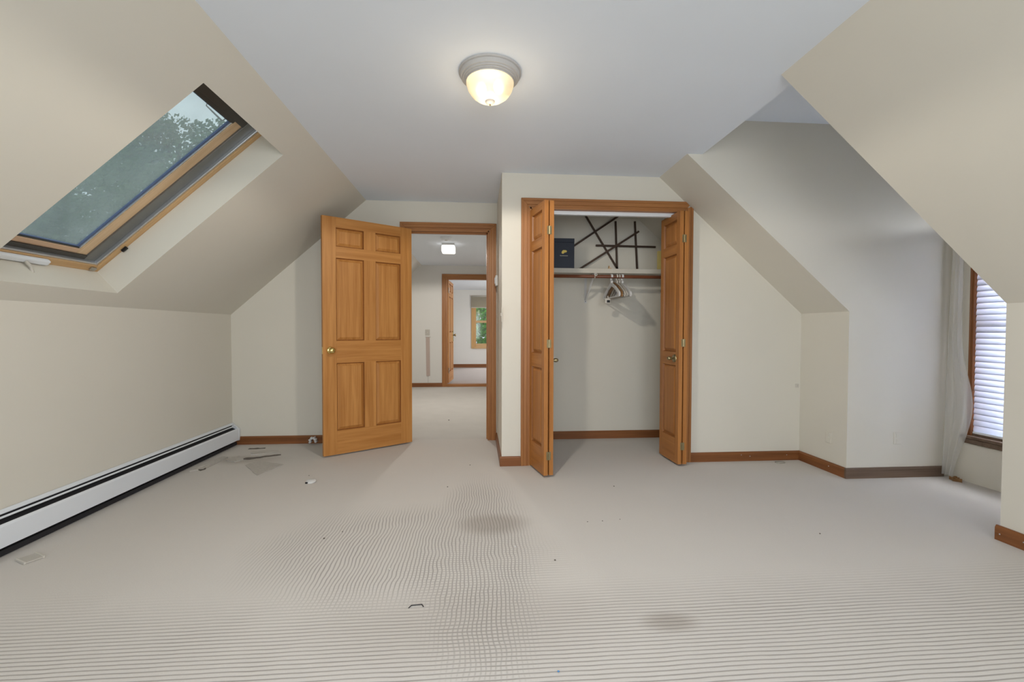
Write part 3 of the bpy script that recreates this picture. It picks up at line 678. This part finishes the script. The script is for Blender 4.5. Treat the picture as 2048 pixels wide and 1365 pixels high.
# ------------------------------------------------------------------ ceiling lamp
LX, LY = 0.060, 2.150
lp = empty('ceiling_lamp', (LX, LY, H))
MB().lathe([(0.149, 0.0), (0.149, -0.009), (0.142, -0.011), (0.138, -0.028), (0.131, -0.030), (0.130, -0.036), (0.123, -0.037), (0.122, -0.043), (0.116, -0.044), (0.115, -0.050), (0.110, -0.048)], 72).build('lamp_pan', ROOFIN, lp)
MB().lathe([(0.114, -0.044), (0.113, -0.060), (0.106, -0.082), (0.090, -0.106), (0.066, -0.124), (0.038, -0.134), (0.016, -0.137), (0.0001, -0.1375)], 48).build('glass_shade', DOME, lp, smooth=True)
fin = MB().lathe([(0.023, -0.132), (0.023, -0.140), (0.019, -0.146), (0.009, -0.150), (0.0001, -0.151)], 20).build('finial', ROOFIN, lp, smooth=True)
MB().lathe([(0.0035, -0.150), (0.0035, -0.157), (0.0001, -0.159)], 10).build('finial_tip', BRASSD, fin, smooth=True)
for a in (-0.35, math.pi - 0.35):
    bx, by = 0.045 * math.cos(a), 0.045 * math.sin(a)
    M = Matrix.Translation((bx, by, -0.075)) @ Matrix.Scale(1.25, 4, (0, 0, 1))
    MB().lathe([(0.0001, 0.027), (0.013, 0.024), (0.023, 0.013), (0.026, 0.0), (0.023, -0.013), (0.013, -0.023), (0.0001, -0.027)], 20, M).build('bulb', BULB, lp, smooth=True)
tag(lp, 'round frosted glass dome lamp lit on the flat ceiling', 'lamp')
pl = bpy.data.lights.new('ceiling_lamp_light', 'SPOT'); pl.energy = 31; pl.color = (1.0, 0.93, 0.82); pl.shadow_soft_size = 0.035
pl.spot_size = math.radians(177); pl.spot_blend = 0.12
po = bpy.data.objects.new('ceiling_lamp_light', pl); COL.objects.link(po); po.location = (LX, LY, H - 0.20)
gl = bpy.data.lights.new('ceiling_lamp_glow', 'POINT'); gl.energy = 0.42; gl.color = (1.0, 0.84, 0.60); gl.shadow_soft_size = 0.02
go = bpy.data.objects.new('ceiling_lamp_glow', gl); COL.objects.link(go); go.location = (LX, LY, H - 0.080)
ul = bpy.data.lights.new('ceiling_lamp_upward_glow', 'POINT'); ul.energy = 1.3; ul.color = (1.0, 0.82, 0.58); ul.shadow_soft_size = 0.06
uo = bpy.data.objects.new('ceiling_lamp_upward_glow', ul); COL.objects.link(uo); uo.location = (LX, LY, H - 0.26)

# ------------------------------------------------------------------ baseboard heater along the left wall
hx0 = XL + 0.003
HY0, HY1 = YB + 0.05, 4.305
ht = empty('baseboard_heater', (hx0, HY1, 0))
def hp(poly): # profile in (x, z) relative to the wall
    return MB().prism(poly, HY0 - HY1, -0.012)
hp([(0, 0.03), (0.006, 0.03), (0.006, 0.198), (0.024, 0.192), (0.025, 0.196), (0.006, 0.207), (0, 0.207)]).build('back_plate', WHITEM, ht)
hp([(0.064, 0.052), (0.070, 0.050), (0.070, 0.148), (0.064, 0.156), (0.058, 0.158), (0.058, 0.154), (0.064, 0.146)]).build('front_cover', WHITEM, ht)
hp([(0.034, 0.182), (0.042, 0.178), (0.043, 0.181), (0.034, 0.186)]).build('damper', WHITEM, ht)
hp([(0.008, 0.06), (0.060, 0.06), (0.060, 0.144), (0.011, 0.166), (0.010, 0.190), (0.0065, 0.190)]).build('fin_tube_and_slot_shade', DARKM, ht)  # fin block with a near black back lip that paints the slot shade
hp([(0.008, 0.004), (0.052, 0.004), (0.052, 0.03), (0.008, 0.03)]).build('bottom_pipe_shadow_gap', DARKM, ht).name = 'bottom_rail_or_shade_strip'  # dark strip standing in for the shaded gap below the cover
MB().prism([(0, 0.03), (0.071, 0.045), (0.073, 0.150), (0.060, 0.162), (0.006, 0.209), (0, 0.209)], -0.014, 0.012).build('end_cap', WHITEM, ht, bevel=0.006)
tag(ht, 'long white metal baseboard heater along the left wall', 'heater')

# ------------------------------------------------------------------ closet fittings
SHF = 4.00
sh = empty('closet_shelf', (1.1, D1, 1.60))
MB().box(XS + 0.101 - 1.1, XR - 0.14 - 1.1, SHF - D1, -0.001, 0.004, 0.046).build('board', SHELFM, sh, bevel=0.002)
tag(sh, 'cream painted shelf board across the closet', 'shelf')
ZS = 1.646
RZ, RY = 1.571, 3.985
tag(MB().tube([(XS + 0.101, RY, RZ), (XR - 0.10, RY, RZ)], 0.0155, 14).build('closet_rod', REDROD, smooth=True), 'reddish brown wooden hanging rod under the shelf', 'rod')
br = empty('shelf_bracket', (1.066, D1 - 0.001, 1.36))
MB().box(-0.012, 0.012, -0.003, 0, -0.012, 0.236).build('wall_plate', WHITEP, br, bevel=0.001)
MB().box(-0.010, 0.010, RY - D1 - 0.02, 0, 0.234, 0.238).build('shelf_arm', WHITEP, br)
MB().tube([(0, -0.004, 0.02), (0, -0.13, 0.09), (0, RY - D1 + 0.03, 0.222)], 0.010, 6).build('diagonal_brace', WHITEP, br)
MB().tube([(0, RY - D1 + 0.0165 * math.cos(a), RZ - 1.36 + 0.0185 * math.sin(a)) for a in [math.pi * (0.85 + 1.15 * k / 10) for k in range(11)]], 0.004, 6).build('rod_hook', CREAMP, br)
ey = MB().lathe([(0.0001, 0.006), (0.014, 0.005), (0.015, 0.0)], 16, Matrix.Translation((0.006, RY - D1 - 0.022, 0.226)) @ Matrix.Rotation(R90, 4, 'X')).build('end_tab', CREAMP, br, smooth=True)
MB().lathe([(0.0001, 0.0075), (0.004, 0.007), (0.005, 0.005)], 10, Matrix.Translation((0.006, RY - D1 - 0.022, 0.226)) @ Matrix.Rotation(R90, 4, 'X')).build('screw', DARKM, ey)
MB().lathe([(0.0001, 0.002), (0.004, 0.0015), (0.0045, 0.0)], 10, Matrix.Translation((0, -0.003, 0.004)) @ Matrix.Rotation(R90, 4, 'X')).build('screw', DARKM, br)
tag(br, 'white metal bracket holding the closet rod and shelf', 'bracket')

# navy box with gold emblem
nb = empty('presentation_box', (0.785, 4.06, ZS))
MB().box(-0.098, 0.098, -0.05, 0.06, 0, 0.235).build('box_body', NAVY, nb, bevel=0.002)
MB().box(-0.099, 0.099, -0.051, 0.061, 0.235, 0.272).build('lid', NAVY, nb, bevel=0.002)
leafpts = []
for k in range(30):
    a = 2 * math.pi * k / 30
    r = 0.020 * (1 + 0.28 * math.sin(2 * a + 0.6) + 0.16 * math.cos(3 * a))
    leafpts.append((r * math.cos(a) + 0.002, 0.150 + r * math.sin(a) * 0.85))
MB().prism(leafpts, -0.0515, -0.0530).build('emblem', GOLD, nb)
m = MB(); x = -0.034; rnd = random.Random(3)
while x < 0.034:
    w_ = rnd.uniform(0.0022, 0.0042); h_ = 0.010 if x < -0.03 else rnd.uniform(0.004, 0.0065)
    m.box(x, x + w_, -0.0525, -0.0515, 0.110, 0.110 + h_); x += w_ + 0.0014
o = m.build('lettering', SILVERF, nb); o['kind'] = 'stuff'
tag(nb, 'navy blue box with gold emblem on the closet shelf', 'box')
# crossed dark sticks
sr = empty('stick_rack', (1.35, D1 - 0.028, ZS))
STK = [((1.015, 2.275), (1.400, ZS + .012), 0), ((1.462, 2.258), (0.925, 1.895), 1), ((1.360, 2.157), (1.378, ZS + .012), 0), ((1.555, 2.160), (1.583, ZS + .012), 0), ((1.160, 1.914), (1.765, 1.908), 1), ((0.968, ZS + .014), (1.590, 2.058), 2)]
for (a, b_, ly) in STK:
    v = Vector((b_[0] - a[0], 0, b_[1] - a[1])); Lq = v.length
    o = MB().box(-Lq / 2, Lq / 2, -0.005, 0.005, -0.0095, 0.0095).build('stick', DARKSTICK, sr, bevel=0.0015)
    o.location = ((a[0] + b_[0]) / 2 - 1.35, 0.010 - ly * 0.0105, (a[1] + b_[1]) / 2 - ZS)
    o.rotation_euler = (0, -math.atan2(v.z, v.x), 0)
tag(sr, 'crossed dark wooden sticks leaning behind the closet shelf', 'rack')
fo = empty('yellow_folder', (1.800, 4.06, ZS))
MB().box(-0.112, 0.10, -0.012, -0.008, 0, 0.178).build('cover', YELLOW, fo); MB().box(-0.112, 0.10, 0.008, 0.012, 0, 0.178).build('cover', YELLOW, fo); MB().box(-0.106, 0.096, -0.008, 0.008, 0.004, 0.174).build('paper', SHELFM, fo)
tag(fo, 'pale yellow folder standing at the right end of shelf', 'folder')
ss = MB().prism([(-0.024, 0), (0.022, 0), (0.016, 0.010), (0.004, 0.008), (0.0, 0.030), (-0.004, 0.030), (-0.008, 0.008)], -0.012, 0.012).build('wooden_hook', PINE_X); ss.location = (1.215, 4.03, ZS)
tag(ss, 'small pale wooden hook lying on the closet shelf', 'hook')

# hangers: planes run front to back (Y), hung on the rod
def hanger(label, x, yaw, mat, kind):
    g = empty('clothes_hanger', (x, RY, RZ), yaw)
    z0 = 0.0155 + 0.004
    hook = [(0, z0 * math.cos(a), z0 * math.sin(a)) for a in [math.radians(200 - 20 * k) for k in range(11)]]
    hook += [(0, 0.012, -0.03), (0, 0.0, -0.045), (0, 0.0, -0.060)]
    if kind == 'wood':
        MB().tube(hook, 0.0025, 6).build('hook', STEEL, g, smooth=True)
        pts = [(-0.215, -0.150), (-0.20, -0.128), (-0.10, -0.076), (0, -0.044), (0.10, -0.076), (0.20, -0.128), (0.215, -0.150), (0.205, -0.172), (0.10, -0.112), (0, -0.084), (-0.10, -0.112), (-0.205, -0.172)]
        MB().prism(pts, -0.009, 0.009, 'X').build('shoulder', mat, g, bevel=0.003)
        MB().tube([(0, -0.195, -0.158), (0, 0.195, -0.158)], 0.006, 8).build('trouser_bar', mat, g)
    else:
        # broad moulded plastic: a flat hook band, neck and a deep shoulder with trouser bar
        inner = [(z0 - 0.002) * 1.0, 0.0]
        m = MB(); w = 0.0085 if kind == 'flat' else 0.006
        ol = [(0.0175 * math.cos(a), 0.0175 * math.sin(a)) for a in [math.radians(200 - 20 * k) for k in range(10)]]
        ou = [(0.0235 * math.cos(a), 0.0235 * math.sin(a)) for a in [math.radians(200 - 20 * k) for k in range(10)]]
        for k in range(9): m.prism([ol[k], ou[k], ou[k + 1], ol[k + 1]], -w, w, 'X')
        m.prism([(0.0164, -0.006), (0.0235, -0.006), (0.016, -0.034), (0.014, -0.060), (-0.014, -0.060), (-0.014, -0.040), (0.006, -0.030)], -w, w, 'X')
        m.build('hook', mat, g)
        pts = [(-0.21, -0.150), (-0.195, -0.130), (-0.10, -0.082), (-0.014, -0.050), (0.014, -0.050), (0.10, -0.082), (0.195, -0.130), (0.21, -0.150), (0.20, -0.166), (0.18, -0.150), (0.10, -0.104), (0, -0.070), (-0.10, -0.104), (-0.18, -0.150), (-0.20, -0.166)]
        MB().prism(pts, -w, w, 'X').build('shoulder', mat, g, bevel=0.002)
        MB().box(-w * .7, w * .7, -0.20, 0.20, -0.168, -0.158).build('trouser_bar', mat, g, bevel=0.002)
    for o in g.children:
        if not o.name.startswith('hook'): o.scale = (1, 1.1, 1.17)
    return tag(g, label, 'hanger', group='hangers on the closet rod')
hanger('white plastic hanger on closet rod, nearest the bracket', 1.224, 0.02, WHITEP, 'flat')
hanger('brown wooden hanger between the white ones on the rod', 1.250, -0.01, BROWNH, 'wood')
hanger('cream hanger just right of the brown wooden one', 1.274, 0.01, CREAMP, 'thin')
hanger('worn cream hanger second from the right on the rod', 1.296, -0.01, CREAMD, 'thin')
hanger('wide white plastic hanger rightmost on the closet rod', 1.324, 0.02, WHITEP, 'flat')
ct = empty('hanger_clip', (1.209, RY + 0.06, RZ - 0.222))
MB().box(-0.030, 0.024, -0.012, 0.012, -0.022, 0.028).build('clip_body', CREAMP, ct, bevel=0.006); MB().box(-0.012, 0.016, -0.0135, -0.0115, -0.012, 0.010).build('clip_pad', BLACKP, ct)
MB().box(-0.004, 0.004, -0.006, 0.006, 0.026, 0.050).build('clip_hook', CREAMP, ct)
tag(ct, 'cream clip with dark pad on the leftmost hanger', 'clip')

# ------------------------------------------------------------------ wall plates and small fittings
def plate(name, label, M, w, h, mat, cat, parts):
    r = empty(name); r.matrix_world = M
    MB().box(-w / 2, w / 2, -0.006, 0, -h / 2, h / 2).build('cover_plate', mat, r, bevel=0.002)
    for (x0, x1, z0, z1, d_, mt, nm) in parts: MB().box(x0, x1, -0.006 - d_, -0.005, z0, z1).build(nm, mt, r, bevel=0.001)
    return tag(r, label, cat)
def face_y(x, y, z): return Matrix.Translation((x, y, z))
def face_left(x, y, z): return Matrix.Translation((x, y, z)) @ Matrix.Rotation(-R90, 4, 'Z')   # on a wall whose room side is -X
SOCK = [(-0.017, 0.017, 0.008, 0.040, 0.003, WALL, 'socket'), (-0.017, 0.017, -0.040, -0.008, 0.003, WALL, 'socket')]
plate('wall_outlet', 'cream outlet plate low on the short knee wall', face_left(XR, 3.174, 0.262), 0.060, 0.085, WALL, 'outlet', SOCK)
plate('wall_outlet', 'cream outlet plate low on the dormer cheek wall', face_y(3.081, D3, 0.288), 0.062, 0.088, WALL, 'outlet', SOCK)
plate('light_switch', 'cream light switch on the closet side wall', face_left(XS, 3.45, 1.20), 0.070, 0.115, WALL, 'switch', [(-0.006, 0.006, -0.012, 0.012, 0.006, CREAMP, 'toggle')])
th_ = empty('wall_sensor'); th_.matrix_world = face_left(XS, 4.20, 1.545)
MB().box(-0.045, 0.045, -0.024, 0, -0.05, 0.05).build('housing', WHITEP, th_, bevel=0.008); MB().box(-0.03, 0.03, -0.030, -0.022, -0.03, 0.03).build('face', WHITEM, th_, bevel=0.004)
tag(th_, 'small white wall sensor box beside the hall door', 'sensor')
plate('wall_patch', 'faint cream patch plate beside the knee wall corner', face_y(2.655, D2, 0.62), 0.030, 0.030, CREAMP, 'plate', [(-0.004, 0.004, -0.004, 0.004, 0.002, CREAMD, 'screw')])
hs = plate('light_switch', 'grey white switch plate above the pinkish strip', face_y(-0.945, D5, 1.035), 0.085, 0.115, CREAMD, 'switch', [(-0.007, 0.007, -0.014, 0.014, 0.006, CREAMP, 'toggle')])
st = empty('cable_cover', (-0.935, D5, 0.21))
MB().prism([(-0.032, 0), (0.036, 0), (0.030, 0.735), (-0.040, 0.735)], -0.012, 0).build('strip', PINK, st, bevel=0.003); MB().box(-0.05, 0.05, -0.016, 0, 0.735, 0.748).build('top_cap', CREAMD, st)
MB().box(-0.003, 0.003, -0.006, 0, -0.13, 0.0).build('cord', CREAMD, st)
tag(st, 'tall pinkish cable cover strip on the hall end wall', 'cover')
sd = empty('smoke_detector', (-0.415, 5.95, H))
MB().lathe([(0.075, 0), (0.075, -0.012), (0.066, -0.030), (0.030, -0.038), (0.0001, -0.038)], 28).build('housing', WHITEM, sd, smooth=True); MB().lathe([(0.02, -0.037), (0.018, -0.044), (0.0001, -0.045)], 16).build('test_button', WHITEP, sd, smooth=True)
tag(sd, 'grey white smoke detector on the hall ceiling', 'detector')
hl = empty('hall_ceiling_lamp', (-0.412, 6.40, H))
MB().box(-0.085, 0.085, -0.085, 0.085, -0.03, 0).build('base', WHITEP, hl, bevel=0.004); MB().box(-0.095, 0.095, -0.095, 0.095, -0.130, -0.03).build('glass_shade', HALLGLASS, hl, bevel=0.018)
tag(hl, 'square white glass lamp on the hall ceiling', 'lamp')
al = bpy.data.lights.new('hall_lamp_light', 'SPOT'); al.energy = 62; al.color = (1.0, 0.95, 0.88); al.shadow_soft_size = 0.08; al.spot_size = math.radians(176); al.spot_blend = 0.15
ao = bpy.data.objects.new('hall_lamp_light', al); COL.objects.link(ao); ao.location = (-0.412, 6.40, H - 0.17)

# ------------------------------------------------------------------ litter on the carpet
dc = empty('white_cap', (-1.173, 3.206, 0.006)); dc.rotation_euler = (0.17, 0, 0)
MB().lathe([(0.034, 0.0), (0.034, 0.004), (0.028, 0.008), (0.0001, 0.009)], 24).build('disc', WHITEP, dc, smooth=True); MB().box(-0.028, -0.012, -0.034, -0.026, 0.001, 0.009).build('notch', BLACKP, dc)
tag(dc, 'round white plastic cap lying on the carpet', 'cap')
pc = empty('plastic_cover', (-2.085, 2.215, 0), -0.5)
MB().box(-0.042, 0.042, -0.032, 0.032, 0, 0.008).build('plate', CREAMD, pc, bevel=0.003); MB().box(-0.044, 0.044, -0.036, -0.028, 0, 0.011).build('rim', CREAMP, pc, bevel=0.002); MB().box(-0.044, 0.044, 0.028, 0.036, 0, 0.011).build('rim', CREAMP, pc, bevel=0.002)
tag(pc, 'small beige plastic cover plate beside the heater', 'plate')
# curled white scrap at the door
cs = MB(); pts = []
for k in range(22):
    a = math.radians(-30 + 255 * k / 21); r = 0.034 + 0.006 * math.sin(k * 1.7)
    pts.append((r * math.cos(a), 0.004 * math.sin(k), 0.040 + r * math.sin(a)))
vs = []
for i, p in enumerate(pts):
    for w_ in (-0.022, 0.022): vs += [(p[0], p[1] + w_ * (1 + .2 * math.sin(i)), max(0.001, p[2])), (p[0] * .5, p[1] + w_, max(0.003, 0.040 + (p[2] - 0.040) * .5))]
fs = []
for i in range(len(pts) - 1):
    a, b_ = i * 4, i * 4 + 4
    fs += [(a, b_, b_ + 2, a + 2), (a + 1, a + 3, b_ + 3, b_ + 1), (a, a + 1, b_ + 1, b_), (a + 2, b_ + 2, b_ + 3, a + 3)]
fs += [(0, 2, 3, 1), (len(vs) - 4, len(vs) - 3, len(vs) - 1, len(vs) - 2)]
o = cs.add(vs, fs).build('curled_paper', WHITEP, smooth=True); o.location = (-1.535, 4.255, 0)
tag(o, 'curled white paper scrap on the floor by the open door', 'paper')
o = MB().tube([(0.040 * math.cos(2 * math.pi * k / 24), 0.022 * math.sin(2 * math.pi * k / 24), 0.003) for k in range(25)], 0.003, 6).build('wire_ring', STEEL, smooth=True); o.location = (2.463, 3.409, 0)
tag(o, 'thin oval wire ring on the carpet below the slope', 'ring')
rnd = random.Random(11)
def scrap(label, pts, z, mat, name='carpet_scrap'):
    """irregular torn flap, slightly curled"""
    cx = sum(p[0] for p in pts) / len(pts); cy = sum(p[1] for p in pts) / len(pts); n = len(pts) * 4; ol = []
    for i in range(len(pts)):
        p, q = pts[i], pts[(i + 1) % len(pts)]
        for k in range(4):
            t = k / 4; ol.append((p[0] + (q[0] - p[0]) * t + rnd.uniform(-.006, .006) - cx, p[1] + (q[1] - p[1]) * t + rnd.uniform(-.006, .006) - cy))
    vs = [(0, 0, z * .6)] + [(x, y, z * rnd.uniform(.3, 1.0)) for x, y in ol] + [(x, y, 0.0005) for x, y in ol]
    fs = [(0, 1 + i, 1 + (i + 1) % n) for i in range(n)] + [(1 + i, 1 + n + i, 1 + n + (i + 1) % n, 1 + (i + 1) % n) for i in range(n)]
    o = MB().add(vs, fs).build(name, mat); o.location = (cx, cy, 0)
    return tag(o, label, 'scrap', group='torn carpet scraps near the heater')
scrap('dark torn patch in the carpet near the heater end', [(-1.95, 3.81), (-1.88, 3.80), (-1.80, 3.86), (-1.68, 3.925), (-1.70, 3.94), (-1.84, 3.88), (-1.93, 3.84)], 0.008, DIRT)
scrap('grey torn carpet flap behind the dark patch', [(-1.93, 3.93), (-1.72, 4.00), (-1.76, 4.06), (-1.98, 4.03)], 0.012, DEBRIS)
scrap('square loose carpet flap in front of the dark patch', [(-1.84, 3.64), (-1.62, 3.385), (-1.55, 3.64), (-1.78, 3.76)], 0.006, DEBRIS)
scrap('narrow peeled carpet strip along the heater', [(-2.17, 3.50), (-2.10, 3.56), (-2.08, 3.86), (-2.15, 3.90)], 0.014, DEBRIS)
scrap('curled carpet fibre scrap between heater and dark patch', [(-2.08, 3.80), (-1.96, 3.72), (-1.93, 3.80), (-2.02, 3.92)], 0.012, DEBRIS)
scrap('small dark sliver near the heater end by the baseboard', [(-2.06, 4.13), (-1.92, 4.15), (-1.93, 4.17), (-2.06, 4.16)], 0.006, DIRT)
scrap('little dark chip at the foot of the heater', [(-2.14, 3.54), (-2.10, 3.52), (-2.09, 3.57), (-2.13, 3.58)], 0.010, DIRT)
scrap('brown scrap on the floor at the curtain foot', [(3.40, 2.90), (3.43, 2.86), (3.455, 2.90), (3.43, 2.95)], 0.03, BROWNH, 'floor_scrap')
CR = [(-0.787, 2.32, .006, DIRT, 'dark crumb on the left of the ribbed carpet patch'), (0.361, 2.022, .005, DIRT, 'dark crumb right of the ribbed patch, below the stain'), (-0.392, 2.0, .008, CREAMD, 'pale crumb in the middle of the ribbed patch'),
      (0.186, 2.164, .006, WHITEP, 'tiny white crumb at the right edge of ribbed patch'), (0.616, 2.42, .0035, DIRT, 'tiny dark crumb right of the brown stain'), (0.703, 2.426, .0035, DIRT, 'tiny dark crumb second right of the brown stain'), (0.808, 2.438, .0035, DIRT, 'tiny dark crumb third right of the brown stain'),
      (0.938, 2.963, .005, DIRT, 'dark crumb in front of the open closet'), (-0.205, 3.036, .005, DIRT, 'dark crumb in front of the hall doorway'), (-0.716, 2.394, .004, DIRT, 'tiny dark crumb behind the left ribbed patch'),
      (1.808, 2.185, .005, DIRT, 'dark crumb on the bare carpet at the right'), (0.254, 1.353, .004, BLUEB, 'tiny blue plastic bit on the foreground carpet'), (-1.24, 3.35, .004, DIRT, 'tiny dark crumb behind the white cap'), (-0.34, 5.30, .010, DIRT, 'dark crumb on the hall carpet'), (-0.06, 3.52, .005, DIRT, 'dark crumb on the floor before the closet side wall')]
for (x, y, s, mt, lb) in CR:
    bm = bmesh.new(); bmesh.ops.create_icosphere(bm, subdivisions=1, radius=s)
    for v in bm.verts: v.co *= rnd.uniform(.65, 1.2); v.co.z = v.co.z * .6
    zmin = min(v.co.z for v in bm.verts)
    for v in bm.verts: v.co.z -= zmin
    me = bpy.data.meshes.new('crumb'); bm.to_mesh(me); bm.free(); me.materials.append(mt)
    o = bpy.data.objects.new('crumb', me); COL.objects.link(o); o.location = (x, y, 0)
    tag(o, lb, 'crumb', group='crumbs on the carpet')
o = MB().tube([(-0.03, -0.004, 0.002), (-0.022, 0.010, 0.003), (0.018, 0.014, 0.003), (0.026, 0.0, 0.002)], 0.0018, 5).build('bent_wire', DARKM); o.location = (-0.235, 1.715, 0)
tag(o, 'small bent dark wire on the foreground carpet', 'wire')

# ------------------------------------------------------------------ outdoors: ground and trees seen through the panes
tag(B(-60, 40, -30, 70, -3.2, -3.0).build('ground', GRASS), 'grass ground outside the house', 'ground', 'structure')
def tree(name, label, base, trunk_h, blobs, n, leaf, size, seed, branches=()):
    r = random.Random(seed); root = empty(name, base)
    MB().tube([(0, 0, 0), (0.05, 0.03, trunk_h * .4), (-0.06, 0.05, trunk_h * .75), (0, 0, trunk_h)], .1, 8, rs=[.22, .17, .12, .06]).build('trunk', BARK, root)
    vs = []; fs = []
    for (bx, by, bz, rx, ry, rz, share) in blobs:
        for _ in range(int(n * share)):
            while True:
                p = Vector((r.uniform(-1, 1), r.uniform(-1, 1), r.uniform(-1, 1)))
                if p.length <= 1 and r.random() < 0.25 + p.length: break
            c_ = Vector((bx + p.x * rx, by + p.y * ry, bz + p.z * rz))
            a = Vector((r.gauss(0, 1), r.gauss(0, 1), r.gauss(0, 1))).normalized(); b2 = a.orthogonal().normalized(); b3 = a.cross(b2); s = size * r.uniform(.6, 1.3)
            o_ = len(vs); vs += [c_ + b2 * s, c_ + b3 * s * .5, c_ - b2 * s, c_ - b3 * s * .5 + a * s * .15]; fs.append((o_, o_ + 1, o_ + 2, o_ + 3))
    me = bpy.data.meshes.new('foliage'); me.from_pydata([tuple(v) for v in vs], [], fs); me.materials.append(leaf)
    o = bpy.data.objects.new('foliage', me); COL.objects.link(o); o.parent = root; o['kind'] = 'stuff'
    for pts in branches: MB().tube(pts, .03, 5, rs=[.035 * (1 - .8 * i / (len(pts) - 1)) for i in range(len(pts))]).build('branch', BARK, root)
    return tag(root, label, 'tree', group='trees outside the windows')
# seen through the skylight
tree('broadleaf_tree', 'grey green tree crown against the sky in the skylight', (-8.6, 13.6, -3), 9.6,
     [(0, 0, 7.9, 1.9, 1.9, 2.3, .5), (-0.9, -.5, 9.6, 1.1, 1.1, .9, .16), (.9, .6, 9.2, 1.0, 1.0, 1.2, .16), (0, 0, 5.4, 2.3, 2.3, 2.0, .4)], 14000, LEAF, .075, 1,
     branches=[[(0, 0, 8), (.5, .4, 9.6), (.9, .6, 10.4), (1.0, 1.0, 10.9), (1.35, 1.2, 11.2)], [(.9, .6, 10.4), (.5, .5, 10.8), (.45, .7, 11.1)], [(1.0, 1.0, 10.9), (.7, 1.2, 11.1)], [(0, 0, 8.5), (-.5, -.2, 10.2), (-.2, .1, 10.9)]])
tree('broadleaf_tree', 'dense dull green tree filling the lower skylight pane', (-13.8, 12.6, -3), 7.5,
     [(0, 0, 6.4, 2.9, 3.2, 3.4, .8), (.8, -1.5, 4.6, 2.2, 2.0, 3.0, .4)], 24000, LEAF, .10, 2)
tree('broadleaf_tree', 'dull green tree left of the crown in the skylight', (-15.5, 20.5, -3), 9,
     [(0, 0, 7.6, 4.0, 3.4, 4.4, 1.0)], 22000, LEAF, .12, 3)
# seen through the far room window
tree('broadleaf_tree', 'bright green leafy tree outside the far room window', (0.6, 16.6, -3), 4.2,
     [(0, 0, 4.3, 2.2, 1.1, 2.6, 1.0)], 26000, LEAFB, .07, 4)
